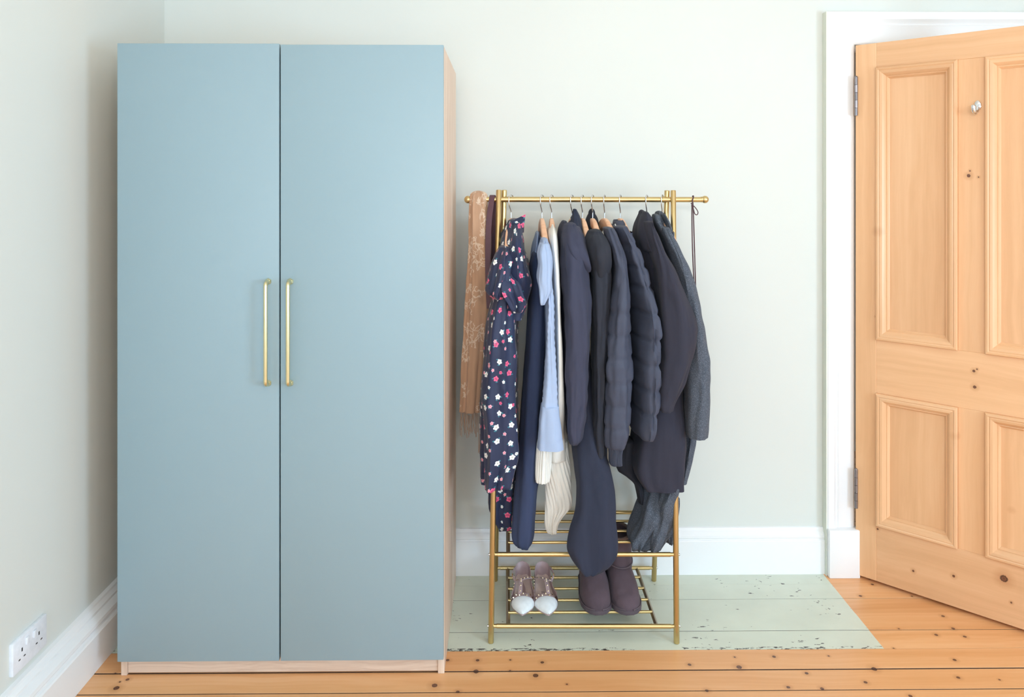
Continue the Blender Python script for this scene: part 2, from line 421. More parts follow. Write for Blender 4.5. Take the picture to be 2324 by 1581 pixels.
m.box(FR_IN, FR_IN + .014, YB + .04, YB + .075, 0, D_HEAD); m.box(D_OPEN_R - .014, D_OPEN_R, YB + .04, YB + .075, 0, D_HEAD); m.box(FR_IN, D_OPEN_R, YB + .04, YB + .075, D_HEAD - .014, D_HEAD)
m.build('door_lining', M['white'], arch, 0)

# ------------------------------------------------------------------ panelled pine door, standing ajar
DA = math.radians(43.2); DP = Vector((1.3575, 2.953, 0)); DW_, DZ0, DZ1, DT = 0.79, 0.012, 2.055, 0.036
door = thing('door_1', None, None, (0, 0, 0), kind='structure')
ax = Vector((math.cos(DA), -math.sin(DA), 0)); nr = Vector((-math.sin(DA), -math.cos(DA), 0))   # along the leaf / towards the room
MD = Matrix((( ax.x, -nr.x, 0, DP.x), (ax.y, -nr.y, 0, DP.y), (0, 0, 1, 0), (0, 0, 0, 1)))     # local: x along, y into the leaf, z up
door.matrix_world = MD
def door_local(px, py):
    u = (px - W_PX / 2) / F_PX; dx = math.sin(YAW) + u * math.cos(YAW); dy = math.cos(YAW) - u * math.sin(YAW)
    # DP + s*ax = t*(dx,dy)
    det = ax.x * (-dy) - (-dx) * ax.y
    s = ((-DP.x) * (-dy) - (-dx) * (-DP.y)) / det; t = (DP.x + s * ax.x) / dx
    return s, CAM_H + (HORIZON - py) / F_PX * t
dk = []
for (px, py, r) in [(1850 + 495 / 3.437, 450 + 258 / 3.437, .009), (1850 + 475 / 3.437, 450 + 922 / 3.437, .003), (1850 + 1197 / 3.437, 1370 / 3.437, .0065), (1850 + 1207 / 3.437, 1332 / 3.437, .003), (1850 + 1274 / 3.437, 1381 / 3.437, .0028),
                    (1850 + 1238 / 3.437, 450 + 1346 / 3.437, .005), (1850 + 1262 / 3.437, 450 + 1332 / 3.437, .003), (1850 + 1244 / 3.437, 450 + 1471 / 3.437, .006), (1850 + 1088 / 3.437, 880 + 368 / 3.437, .007),
                    (1850 + 1526 / 3.437, 880 + 960 / 3.437, .0065), (1850 + 1470 / 3.437, 880 + 602 / 3.437, .003), (1850 + 1472 / 3.437, 880 + 1487 / 3.437, .013), (1850 + 1080 / 3.437, 880 + 1467 / 3.437, .005), (1850 + 765 / 3.437, 880 + 1427 / 3.437, .0045),
                    (1850 + 487 / 3.437, 880 + 1100 / 3.437, .004), (2295, 1367, .0035)]:
    s, z = door_local(px, py); dk.append(((s, 0.0, z), r))
def door_pine(name, along): return m_pine(name, (222, 174, 130), (231, 184, 140), (238, 194, 152), 8, dk, 0.36, along, coat=0.12)
M['door_v'] = door_pine('pine_upright_grain', 'Z'); M['door_h'] = door_pine('pine_level_grain', 'X')
S0, P1a, P1b, P2a, P2b = 0.0, 0.0761, 0.3507, 0.4355, 0.712
ZU1, ZU0, ZL1, ZL0 = 1.961, 0.929, 0.726, 0.224
def dpart(name, mb, mat, smooth=30):
    o = mb.build(name, mat, None, smooth); o.parent = door; return o     # built in the leaf's own coordinates
m = MB(); m.bbox(S0, P1a, 0, DT, DZ0, DZ1, .0015, 1); dpart('stile', m, M['door_v'])
m = MB(); m.bbox(P2b, DW_, 0, DT, DZ0, DZ1, .0015, 1); dpart('stile', m, M['door_v'])
for z0, z1 in ((ZU1, DZ1), (ZL1, ZU0), (DZ0, ZL0)):
    m = MB(); m.bbox(P1a, P2b, .0006, DT, z0, z1, .001, 1); dpart('rail', m, M['door_h'])
for z0, z1 in ((ZU0, ZU1), (ZL0, ZL1)):
    m = MB(); m.bbox(P1b, P2a, .0009, DT, z0, z1, .001, 1); dpart('muntin', m, M['door_v'])
mp = [(0, .004), (0, -.010), (.003, -.014), (.009, -.015), (.013, -.0125), (.016, -.0135), (.024, -.012), (.031, -.005), (.035, .0015), (.038, .001), (.041, .006), (.045, .010), (.045, .016)]
for x0, x1 in ((P1a, P1b), (P2a, P2b)):
    for z0, z1 in ((ZU0, ZU1), (ZL0, ZL1)):
        m = MB(); m.box(x0, x1, .012, DT - .012, z0, z1); dpart('panel', m, M['door_v'], 0)
        # four mitred moulding strips
        def strip(a, b, inx, inz, vert):
            mm = MB(); rings = []
            for (cx, cz, sx, sz) in (a, b): rings.append([(cx + sx * o, d, cz + sz * o) for o, d in mp])
            mm.ring_loft(rings, False); dpart('moulding', mm, M['door_v'] if vert else M['door_h'], 22)
        c00 = (x0, z0, 1, 1); c10 = (x1, z0, -1, 1); c11 = (x1, z1, -1, -1); c01 = (x0, z1, 1, -1)
        strip(c00, c01, 0, 0, True); strip(c10, c11, 0, 0, True); strip(c00, c10, 0, 0, False); strip(c01, c11, 0, 0, False)
for zc in (1.52 + (417 - 218) * 2.95 / 1742, 1.52 + (417 - 1111) * 2.95 / 1742):
    m = MB()
    for k in range(5): m.tube([(.0045, -.006, zc - .074 + k * .0298), (.0045, -.006, zc - .074 + k * .0298 + .0285)], .0062, 12)
    m.tube([(.0045, -.006, zc + .074), (.0045, -.006, zc + .079)], [.0062, .003], 12)
    m.bbox(-.0015, .006, -.003, .0, zc - .074, zc + .074, .0008, 1)
    dpart('hinge', m, M['steel'])
s, z = door_local(2219, 240)
m = MB(); m.sphere((s, -.002, z), .0135, 18, 12, (.85, .35, 1.4))
m.tube(catmull([(s, -.003, z - .004), (s - .001, -.009, z - .019), (s - .003, -.022, z - .027), (s - .004, -.036, z - .023), (s - .005, -.041, z - .012), (s - .005, -.041, z - .005)], 6), [.0068] * 26 + [.0073] * 5, 14)
m.sphere((s - .005, -.041, z - .005), .0080, 14, 10)
o = dpart('coat_hook', m, M['chrome']); o['label'] = 'small chrome coat hook'

# ------------------------------------------------------------------ wall socket
so = thing('wall_socket', 'white double plug socket on the left wall just above the skirting board', 'socket', (XL, 2.15, .195))
m = MB(); m.bbox(XL - .001, XL + .0115, 2.062, 2.214, 0.2020, 0.2900, .003, 2); m.build('face_plate', M['plastic'], so)
for yc in (2.100, 2.176):
    m = MB()
    m.bbox(XL + .0108, XL + .0119, yc - .0025, yc + .0025, 0.2500, 0.2600, .0003, 1)
    for s_ in (-1, 1): m.bbox(XL + .0108, XL + .0119, yc + s_ * .011 - .004, yc + s_ * .011 + .004, 0.2310, 0.2345, .0003, 1)
    m.build('plug_holes', M['dark'], so)
for yc in (2.122, 2.154):
    m = MB(); m.bbox(XL + .011, XL + .0155, yc - .006, yc + .006, 0.2570, 0.2770, .0015, 2); m.build('switch', M['plastic'], so)

# ------------------------------------------------------------------ wardrobe
WX0, WX1, WYF, WYB = -1.187, -.186, 2.366, 2.958
wd = thing('wardrobe', 'tall two-door wardrobe with matt blue fronts and pale oak sides and plinth', 'wardrobe', ((WX0 + WX1) / 2, WYF, 0))
wd.rotation_euler = (0, 0, 0)
yc0 = WYF + .0195; TOPZ = 1.948
for x0, x1 in ((WX0 + .002, WX0 + .020), (WX1 - .020, WX1 - .0)):
    m = MB(); m.bbox(x0, x1, yc0, WYB, 0.0, TOPZ - .004, .0008, 1); m.build('side_panel', M['oak'], wd)
m = MB(); m.bbox(WX0 + .020, WX1 - .020, yc0, WYB, TOPZ - .026, TOPZ - .005, .0008, 1); m.build('top_panel', M['oak_h'], wd)
m = MB(); m.bbox(WX0 + .020, WX1 - .020, WYB - .012, WYB - .004, .06, TOPZ - .026, .0005, 1); m.build('back_panel', M['oak'], wd)
m = MB(); m.bbox(WX0 + .020, WX1 - .020, yc0, WYB - .012, .056, .074, .0005, 1); m.build('bottom_panel', M['oak_h'], wd)
m = MB(); m.bbox(WX0 + .0205, WX1 - .0205, yc0 + .006, yc0 + .022, .005, .056, .0008, 1); m.build('plinth', M['oak_h'], wd)
xm = (638 - 1144) / 1742 * WYF * 1.0 + .0
xm = pt(635, 800, WYF).x
def handle(xc, z0, z1, par):
    m = MB(); yb = WYF; st = .033; r = .0062; cv = .012
    P = [(xc, yb - .004, z1)] + [(xc, yb - .012, z1)] + [(xc, yb - st + cv * (1 - math.sin(a)), z1 - cv * (1 - math.cos(a))) for a in np.linspace(0, PI / 2, 7)]
    Q = [(p[0], p[1], z0 + (z1 - p[2])) for p in P][::-1]
    m.tube(P + Q, r, 16)
    for z in (z0, z1):   # faceted bosses against the door
        m.tube([(xc, yb + .0005, z), (xc, yb - .007, z), (xc, yb - .012, z)], [.0085, .0105, .0070], 6)
    return m.build('handle', M['gold'], par, 28)
hz1 = pt(610, 638, WYF).z; hz0 = pt(610, 868, WYF).z
for x0, x1, hx, nm in ((WX0, xm - .0022, pt(610, 640, WYF).x, 'l'), (xm + .0022, WX1 - .001, pt(660, 640, WYF).x, 'r')):
    m = MB(); m.bbox(x0, x1, WYF, WYF + .018, .054, TOPZ + (.003 if nm == 'l' else 0.0), .0018, 2)
    d = m.build('door', M['blue'], wd); handle(hx, hz0, hz1, d)

# ------------------------------------------------------------------ brass clothes rack
TOPL_F, TOPL_B = pt(1132, 431, 2.735), pt(1144.5, 431, 2.752)
TOPR_F, TOPR_B = pt(1528, 432, 2.735), pt(1514, 432, 2.752)
FL, FRr = floor_pt(1114, 1458), floor_pt(1535.5, 1459)
BL, BR = floor_pt(1124, 1317), floor_pt(1484, 1317)
rk = thing('clothes_rack', 'brass A-frame clothes rack with a hanging rail and two slatted shelves', 'clothes rack', (.27, 2.74, 0))
def lerp(a, b, t): return Vector(a) + (Vector(b) - Vector(a)) * t
legs = {}
for nm, a, b in (('FL', FL, TOPL_F), ('BL', BL, TOPL_B), ('FR', FRr, TOPR_F), ('BR', BR, TOPR_B)):
    legs[nm] = (Vector(a), Vector(b))
    m = MB(); d = (b - a).normalized(); m.tube([a, a + d * .002, b - d * .002, b], [.0082, .0095, .0095, .0085], 20); m.build('leg', M['brass'], rk, 40)
def on_leg(nm, z):
    a, b = legs[nm]; return lerp(a, b, (z - a.z) / (b.z - a.z))
RAIL_Y, RAIL_Z, RAIL_R = 2.743, pt(1330, 453.5, 2.743).z, .0096
rxl, rxr = pt(1064, 452, RAIL_Y).x, pt(1598, 452, RAIL_Y).x
m = MB(); m.tube([(rxl, RAIL_Y, RAIL_Z + .002), (rxr, RAIL_Y, RAIL_Z + .001)], RAIL_R, 22); m.build('hanging_rail', M['brass'], rk, 40)
for x in (rxl - .003, rxr + .003):
    m = MB(); m.sphere((x, RAIL_Y, RAIL_Z + .0015), .0135, 20, 14); m.tube([(x, RAIL_Y, RAIL_Z + .0015), (x + (.014 if x < .2 else -.014), RAIL_Y, RAIL_Z + .0015)], .0104, 18); m.build('rail_end', M['brass'], rk, 40)
for nm_l, nm_r, in (('FL', 'FR'),):
    for q, xx in ((TOPL_B, 1), (TOPR_B, -1)):
        m = MB(); m.tube([(q.x + xx * .012, RAIL_Y, RAIL_Z + .0015), (q.x + xx * .019, RAIL_Y, RAIL_Z + .0015)], .0112, 20); m.build('rail_collar', M['brass'], rk, 40)
def shelf(z, nsl):
    f0, f1, b0, b1 = on_leg('FL', z), on_leg('FR', z), on_leg('BL', z), on_leg('BR', z)
    for p, q, r in ((f0, f1, .0076), (b0, b1, .0070)):
        m = MB(); d = (q - p).normalized()
        m.tube([p + d * .008, p + d * .018, p + d * .0185, q - d * .0185, q - d * .018, q - d * .008], [r * .82, r * .82, r, r, r * .82, r * .82], 18); m.build('shelf_rail', M['brass'], rk, 40)
        for e, s_ in ((p, -1), (q, 1)):
            m = MB(); m.tube([e + d * s_ * .008, e + d * s_ * .0125, e + d * s_ * .014], [.004, .004, .002], 10)
            m.build('screw', M['chrome'], rk, 40)
    xs0, xs1 = pt(1153, 1345, 2.7).x, pt(1471, 1345, 2.7).x
    for x in (xs0, xs1):
        m = MB(); m.tube([(x, f0.y + .002, z - .003), (x, b0.y - .002, z - .003)], .0068, 4); m.build('side_bar', M['brass_dark'], rk, 20)
    for k in range(nsl):
        t = (k + 1) / (nsl + 1); y = b0.y + (f0.y - b0.y) * t
        m = MB(); m.tube([(xs0, y, z + .001), (xs1, y, z + .001)], .0050, 14); m.build('slat', M['brass'], rk, 40)
    return z
SH_U = shelf(.276, 3); SH_L = shelf(.052, 4)

# ------------------------------------------------------------------ cloth helpers
def cloth(rows, Ys, Yf, Yb, n=64, step=.009, e=.85, tb=.75, skew=0.0, folds=(5, .002, .006), seed=0, wrinkle=.003, top='dome', bottom='hem',
          top_h=.006, ribs=None, quilt=None, mb=None, ripple=(0.0, 0.0)):
    """rows: (photo y, left x, right x[, Yf, Yb]) read at depth Ys -> hanging cloth with depth from Yf to Yb.
    folds = (count, amplitude at the top, amplitude at the hem); quilt = (list of z seams, pinch, width)"""
    mb = mb or MB(); R = []; wrinkle *= 1.35; folds = (folds[0], folds[1] * 1.3, folds[2] * 1.3)
    for r in rows:
        y, xl, xr = r[:3]; yf, yb = (r[3], r[4]) if len(r) > 4 else (Yf, Yb)
        a, b = pt(xl, y, Ys), pt(xr, y, Ys)
        R.append(((a.x + b.x) / 2, (b.x - a.x) / 2, (a.z + b.z) / 2, yf, yb))
    npr = [max(2, int(math.dist(R[i][:3], R[i + 1][:3]) / step)) for i in range(len(R) - 1)]
    D = catmull(R, npr); zt, zb = D[0][2], D[-1][2]
    rings = []; rnd = random.Random(seed); p1, p2, p3 = [rnd.uniform(0, 6.28) for _ in range(3)]
    k, a0, a1 = folds; per = 0
    def ring(d, shrink=0.0, scale=1.0, dz=0.0):
        cx, hx, z, yf, yb = d; hx = max(hx, .0015); cy, hy = (yf + yb) / 2, (yb - yf) / 2
        t = (zt - z) / max(1e-6, zt - zb); amp = a0 + (a1 - a0) * max(0, min(1, t)); out = []
        pin = 0.0
        if quilt:
            for zq in quilt[0]:
                pin = max(pin, math.exp(-((z - zq) / quilt[2]) ** 2))
        for j in range(n):
            th = 2 * PI * j / n + PI / 2
            c, s = math.cos(th), math.sin(th)
            ce = math.copysign(abs(c) ** e, c); se = math.copysign(abs(s) ** e, s)
            wf = 1 - (1 - tb) * (se + 1) / 2
            x, y = hx * ce * wf, hy * se
            nx, ny = c / max(hx, .004), s / max(hy, .004); L = math.hypot(nx, ny); nx, ny = nx / L, ny / L
            dr = amp * (.62 * math.sin(k * th + p1 + 1.1 * math.sin(z * 4 + p3)) + .38 * math.sin(2.3 * k * th + p2 + z * 3))
            if wrinkle:
                dr += wrinkle * 2 * noise.noise(Vector((cx * 9 + nx * 1.3 + seed, ny * 1.3 + y * 5, z * 7))) + wrinkle * .8 * noise.noise(Vector((cx * 20 + nx * 3, y * 16, z * 22 + seed)))
            if ribs: dr += ribs[1] * math.sin(ribs[0] * th + ribs[2] * z if len(ribs) > 2 else ribs[0] * th)
            if quilt: dr -= quilt[1] * pin
            if ripple[0]: dr += ripple[0] * math.sin(z * ripple[1] + p1 + 2.5 * th)
            dr -= shrink; lim = -.75 * min(hx, hy); dr = max(dr, lim)
            out.append((cx + (x + nx * dr) * scale + (y + ny * dr) * scale * skew, cy + (y + ny * dr) * scale, z + dz))
        return out
    for d in D: rings.append(ring(d))
    per = sum(2 * PI * math.hypot(d[1], (d[4] - d[3]) / 2) * .75 for d in D) / len(D)
    if top == 'dome':
        pre = [ring(D[0], 0, sc, top_h * math.sqrt(max(0, 1 - sc * sc))) for sc in (.03, .35, .62, .84, .95)]
        rings = pre + rings
    elif top == 'hem':
        rings = [ring(D[0], .004, 1, -.03), ring(D[0], .003, 1, -.002)] + rings
    if bottom == 'hem':
        rings += [ring(D[-1], .0022, 1, -.001), ring(D[-1], .0035, 1, .002), ring(D[-1], .004, 1, .035)]
    elif bottom == 'dome':
        rings += [ring(D[-1], 0, sc, -top_h * math.sqrt(max(0, 1 - sc * sc))) for sc in (.95, .84, .62, .35, .03)]
    ref = rings[len(rings) // 2]; cum = [0.0]
    for j in range(n - 1): cum.append(cum[-1] + math.hypot(ref[j + 1][0] - ref[j][0], ref[j + 1][1] - ref[j][1]))
    uvs = [(cum[j], rg[j][2]) for rg in rings for j in range(n)]
    mb.ring_loft(rings, True, top == 'dome', bottom == 'dome', uvs)
    return mb
def gar(name, label, cat, px, base_y=1000, Y=2.74, group=None):
    p = pt(px, base_y, Y); return thing(name, label, cat, tuple(p), group)

# fabrics
M['indigo'] = m_fabric('indigo_grey_fleece', (64, 66, 84), .08, .3)
M['charcoal'] = m_fabric('charcoal_coat', (50, 52, 61), .10, .3)
M['black'] = m_fabric('black_jersey', (48, 48, 56), .08, .2)
M['midnight'] = m_fabric('midnight_blue_wool', (50, 54, 70), .10, .3)
M['navy'] = m_fabric('navy_crepe', (60, 70, 99), .12, .25)
M['slate'] = m_fabric('slate_nylon', (72, 76, 92), .08, .15, 300, None, .55)
M['slate_rib'] = m_fabric('slate_rib_knit', (68, 72, 86), .08, .2)
M['plum'] = m_fabric('plum_charcoal_wool', (54, 54, 66), .10, .35)
M['wool'] = m_fabric('grey_melange_wool', (74, 80, 90), .12, .4, 500, (116, 122, 136), .9, (40, 40, 3), .6)
M['lightblue'] = m_fabric('light_blue_cotton', (166, 183, 213), .04, .1)
M['cream'] = m_fabric('cream_knit', (238, 236, 230), .04, .4, 260, None, .9, (90, 90, 4), .7)
M['leather'] = m_plain('plum_leather', (92, 62, 72), .45)
M['cord'] = m_plain('plum_cord', (84, 54, 62), .6)
def m_scarf():
    t = NT('tan_embroidered_scarf'); uv = t.coord('UV'); c = lin((186, 147, 117))
    f = t.noise(t.coord('Object', (60, 60, 5)), 1.0, 4)
    col = t.ramp(f, [(.25, tuple(x * .85 for x in c)), (.75, tuple(x * 1.12 for x in c))])
    wn = t.n('ShaderNodeTexNoise'); wn.inputs['Scale'].default_value = 16; wn.inputs['Detail'].default_value = 3; t.l(uv, wn.inputs['Vector'])
    wv = t.vmath('SCALE', t.vmath('SUBTRACT', wn.outputs['Color'], (.5, .5, .5)).outputs[0]); wv.inputs['Scale'].default_value = .08
    pu = t.vmath('ADD', uv, wv.outputs[0]).outputs[0]
    lines = None
    for sc, th in ((26, .035), (38, .05)):
        vo = t.n('ShaderNodeTexVoronoi', feature='DISTANCE_TO_EDGE'); vo.inputs['Scale'].default_value = sc
        t.l(t.vmath('MULTIPLY', pu, (1, .62, 1)).outputs[0], vo.inputs['Vector'])
        ln = t.math('LESS_THAN', vo.outputs['Distance'], th); lines = ln if lines is None else t.math('MAXIMUM', lines, ln)
    mask = t.math('GREATER_THAN', t.noise(uv, 9, 2), .5)
    col = t.mix(t.math('MULTIPLY', t.math('MULTIPLY', lines, mask), .62), col, lin((226, 206, 184)))
    t.bump(t.noise(t.coord(), 600, 2), .3, .001)
    return t.set(Base_Color=col, Roughness=.85, Sheen_Weight=.3)
M['scarf'] = m_scarf()
def m_floral():
    t = NT('navy_floral_print'); uv = t.coord('UV'); base = lin((24, 36, 70))
    f = t.noise(t.coord('Object', (30, 30, 3)), 1.0, 4)
    col = t.ramp(f, [(.25, tuple(x * .85 for x in base)), (.75, tuple(x * 1.2 for x in base))])
    def layer(col, scale, off, kinds, R, rnd=.55):
        pv = t.vmath('ADD', uv, off).outputs[0]
        vo = t.n('ShaderNodeTexVoronoi', voronoi_dimensions='2D', feature='F1'); vo.inputs['Scale'].default_value = scale; vo.inputs['Randomness'].default_value = rnd
        t.l(pv, vo.inputs['Vector'])
        loc = t.vmath('SUBTRACT', pv, vo.outputs['Position']).outputs[0]     # metres from the flower's heart
        sp = t.n('ShaderNodeSeparateXYZ'); t.l(loc, sp.inputs[0])
        d = t.math('SQRT', t.math('ADD', t.math('POWER', sp.outputs[0], 2.0), t.math('POWER', sp.outputs[1], 2.0)))
        ang = t.math('ARCTAN2', sp.outputs[1], sp.outputs[0])
        rc = t.n('ShaderNodeSeparateColor'); t.l(vo.outputs['Color'], rc.inputs[0])
        r0, r1 = rc.outputs[0], rc.outputs[1]
        angr = t.math('ADD', ang, t.math('MULTIPLY', r1, 6.28))
        # leaves: two small teal lobes beside the flower
        for da, dist, lr in ((1.1, 1.2, .5), (-.9, 1.25, .4)):
            lx = t.math('MULTIPLY', t.math('COSINE', t.math('ADD', t.math('MULTIPLY', r1, -6.28), da)), R * dist)
            ly = t.math('MULTIPLY', t.math('SINE', t.math('ADD', t.math('MULTIPLY', r1, -6.28), da)), R * dist)
            dd = t.math('SQRT', t.math('ADD', t.math('POWER', t.math('SUBTRACT', sp.outputs[0], lx), 2.0), t.math('POWER', t.math('MULTIPLY', t.math('SUBTRACT', sp.outputs[1], ly), 1.7), 2.0)))
            lm = t.math('LESS_THAN', dd, R * lr)
            col = t.mix(lm, col, lin((50, 120, 135)))
        petal = t.math('ADD', .72, t.math('MULTIPLY', t.math('ABSOLUTE', t.math('COSINE', t.math('MULTIPLY', angr, 2.5))), .34))
        rad = t.math('DIVIDE', d, R)
        fl = t.math('LESS_THAN', rad, petal)
        rose = t.ramp(t.math('ADD', rad, t.math('MULTIPLY', t.math('SINE', t.math('ADD', t.math('MULTIPLY', angr, 2.0), t.math('MULTIPLY', rad, 14.0))), .12)),
                      [(0.0, lin((150, 40, 80))), (.3, lin((226, 84, 128))), (.45, lin((176, 48, 92))), (.6, lin((240, 110, 150))), (.95, lin((232, 90, 134)))])
        white = t.ramp(rad, [(0.0, lin((196, 186, 140))), (.25, lin((205, 208, 206))), (.5, lin((244, 242, 240))), (1.0, lin((226, 228, 232)))])
        pink = t.ramp(rad, [(0.0, lin((240, 190, 120))), (.3, lin((226, 120, 150))), (1.0, lin((244, 190, 200)))])
        fc = t.mix(t.math('GREATER_THAN', r0, kinds[0]), rose, white)
        fc = t.mix(t.math('GREATER_THAN', r0, kinds[1]), fc, pink)
        return t.mix(fl, col, fc)
    col = layer(col, 19, (.013, .02, 0), (.5, .97), .0090)
    col = layer(col, 19, (.039, .048, 0), (.25, .45), .0056, .6)
    t.bump(t.noise(t.coord(), 500, 2), .15, .001)
    return t.set(Base_Color=col, Roughness=.6, Sheen_Weight=.15)
M['floral'] = m_floral()

# ------------------------------------------------------------------ hangers
HX = [1160, 1230, 1252, 1298, 1322, 1345, 1372, 1408, 1468, 1503]
HA = [-7, 1, -2, 2, 2, 3, 9, 5, 3, 4]
HL = ['holding the floral dress', 'holding the light blue blouse', 'holding the cream knit jumper', 'holding the indigo grey jacket', 'holding the long midnight dress',
      'in the hood of the charcoal coat', 'holding the slate quilted jacket', 'in the collar of the puffer jacket', 'holding the plum charcoal coat', 'in the collar of the grey wool coat']
def hanger_meshes():
    m = MB(); path = [(0, -.02), (0, .012), (0, .020), (-.004, .030), (-.011, .041), (-.0145, .052)]
    rc = .0148; cz = .066
    for a in np.linspace(math.radians(195), math.radians(-12), 16): path.append((rc * math.cos(a), cz + rc * math.sin(a)))
    c, s = math.cos(math.radians(62)), math.sin(math.radians(62))
    m.tube([(p[0] * c, p[0] * s, p[1]) for p in path], .0019, 10)
    q = path[-1]; m.sphere((q[0] * c, q[0] * s, q[1]), .0023, 10, 8)
    hook = m
    w = MB(); rings = []
    hp = [(.165, -.094, .010, .018), (.14, -.076, .0125, .020), (.10, -.046, .0155, .021), (.05, -.016, .018, .019), (.018, -.004, .0185, .016)]
    P = catmull([(-y, z, h, w_) for y, z, h, w_ in hp] + hp[::-1], 5)
    for i, (y, z, hh, th) in enumerate(P):
        rr = []
        for k in range(16):
            a = 2 * PI * k / 16; cx = math.copysign(abs(math.cos(a)) ** .5, math.cos(a)) * th / 2; czz = math.copysign(abs(math.sin(a)) ** .5, math.sin(a)) * hh
            rr.append((cx + .10 * (y * y) * 2, y, z - hh + czz))
        rings.append(rr)
    w.ring_loft(rings, True, True, True)
    return hook, w
hk, wdn = hanger_meshes()
for i, x in enumerate(HX):
    top = pt(x, 497, RAIL_Y)
    e = thing('clothes_hanger', 'wooden hanger with a chrome hook, ' + HL[i], 'hanger', (0, 0, 0), 'wooden hangers on the brass rail')
    if i == 0:
        ho = hk.build('hook', M['chrome'], e, 40); wo = wdn.build('hanger_body', M['hanger'], e, 40)
    else:
        h2, w2 = ho.copy(), wo.copy()
        for q in (h2, w2): COL.objects.link(q); q.parent = e
    e.location = (top.x, RAIL_Y, RAIL_Z - .0625); e.rotation_euler = (0, 0, math.radians(HA[i]))

# ------------------------------------------------------------------ scarf and belt on the left end of the rail
g = gar('scarf', 'tan scarf with pale embroidered lines and a fringe, draped over the left rail end', 'scarf', 1085, 930)
cloth([(444, 1067, 1103, 2.722, 2.766), (470, 1065, 1105, 2.716, 2.772), (520, 1064, 1108, 2.712, 2.776), (600, 1062, 1112, 2.710, 2.778), (680, 1056, 1118, 2.708, 2.780), (780, 1050, 1108, 2.708, 2.782), (860, 1046, 1100, 2.708, 2.784), (935, 1043, 1094, 2.708, 2.784)],
      2.72, 2.71, 2.78, e=.7, tb=.95, folds=(7, .002, .005), seed=3, wrinkle=.002, top_h=.018).build('cloth', M['scarf'], g, 60)
m = MB(); rf = random.Random(5)
for k in range(26):
    px = 1045 + k * 1.9 + rf.uniform(-.6, .6); y0 = 930 + rf.uniform(-2, 4) + (k % 13) * .8; ln = rf.uniform(38, 60) + (35 if k > 20 else 0); Yk = 2.712 + rf.uniform(0, .05)
    pp = [pt(px + rf.uniform(-2.5, 2.5) * q, y0 + ln * q, Yk) for q in (0, .3, .6, 1)]
    m.tube(catmull(pp, 3), .0009, 5)
tag(m.build('fringe', M['scarf'], g, 60), kind='stuff')

g = gar('belt', 'plum leather belt looped over the rail between the scarf and the left posts', 'belt', 1112, 640)
Pb = [pt(1111, 700, 2.700), pt(1108, 640, 2.700), pt(1107.5, 560, 2.702), pt(1110, 500, 2.708), pt(1114, 466, 2.722)]
top = pt(1117, 446, RAIL_Y)
m = MB(); Pm = catmull(Pb + [Vector((top.x, 2.735, RAIL_Z + .0125)), Vector((top.x + .003, 2.748, RAIL_Z + .0125)), Vector((top.x + .004, 2.762, RAIL_Z - .02)), pt(1121, 520, 2.768), pt(1120, 640, 2.770), pt(1121, 740, 2.772)], 8)
m.ribbon(Pm, (1, -.25, 0), [.020] * len(Pm), .003); m.build('strap', M['leather'], g, 40)

# ------------------------------------------------------------------ floral dress
g = gar('dress', 'navy floral print dress with pink roses and white blossoms, leftmost of the hanging clothes', 'dress', 1135, 1100)
cloth([(506, 1154, 1186, 2.66, 2.80), (520, 1146, 1188, 2.62, 2.82), (540, 1137, 1190, 2.57, 2.85), (560, 1130, 1192, 2.545, 2.88), (600, 1122, 1197, 2.53, 2.91), (640, 1120, 1200, 2.53, 2.92), (690, 1118, 1190, 2.54, 2.90), (720, 1114, 1186, 2.54, 2.90)],
      2.62, 2.6, 2.9, folds=(7, .003, .006), seed=11, wrinkle=.005, skew=-.10, top_h=.012).build('bodice', M['floral'], g, 60)
cloth([(497, 1166, 1188, 2.69, 2.76), (510, 1163, 1189, 2.67, 2.77), (528, 1157, 1188, 2.65, 2.78)], 2.68, 2.66, 2.78, folds=(4, .001, .003), seed=12, wrinkle=.002, top='hem').build('collar', M['floral'], g, 60)
m = MB(); tip = [pt(1160, 502, 2.665), pt(1193, 486, 2.675), pt(1189, 514, 2.655), pt(1180, 532, 2.640), pt(1161, 520, 2.650)]   # standing collar point
off = Vector((.0, .004, 0)); m.add(tip + [p + off for p in tip], [(0, 1, 2, 3, 4), (9, 8, 7, 6, 5)] + [(i, (i + 1) % 5, (i + 1) % 5 + 5, i + 5) for i in range(5)], [(p.x + .3, p.z) for p in tip] * 2)
m.build('collar_point', M['floral'], g, 0)
cloth([(566, 1131, 1160, 2.56, 2.66), (590, 1116, 1164, 2.52, 2.68), (620, 1107, 1164, 2.50, 2.69), (645, 1101, 1160, 2.495, 2.69), (664, 1100, 1150, 2.50, 2.68), (674, 1112, 1146, 2.51, 2.67)],
      2.55, 2.5, 2.68, folds=(8, .003, .007), seed=13, wrinkle=.005, bottom='dome', top_h=.010).build('sleeve', M['floral'], g, 60)
cloth([(628, 1140, 1168, 2.515, 2.58), (645, 1128, 1186, 2.50, 2.60), (668, 1134, 1192, 2.50, 2.60), (690, 1148, 1194, 2.505, 2.60), (706, 1160, 1184, 2.51, 2.59)], 2.52, 2.5, 2.6, folds=(6, .004, .006), seed=14, wrinkle=.007, bottom='dome', top_h=.01).build('waist_bow', M['floral'], g, 60)
cloth([(660, 1117, 1180, 2.54, 2.80), (690, 1110, 1182, 2.53, 2.84), (740, 1099, 1184, 2.51, 2.88), (800, 1090, 1187, 2.495, 2.90), (870, 1085, 1188, 2.49, 2.90), (950, 1083, 1188, 2.485, 2.88), (1040, 1085, 1184, 2.485, 2.84), (1106, 1087, 1166, 2.485, 2.74)],
      2.52, 2.5, 2.9, folds=(6, .003, .014), seed=15, wrinkle=.003, tb=.45, skew=.04).build('skirt', M['floral'], g, 60)
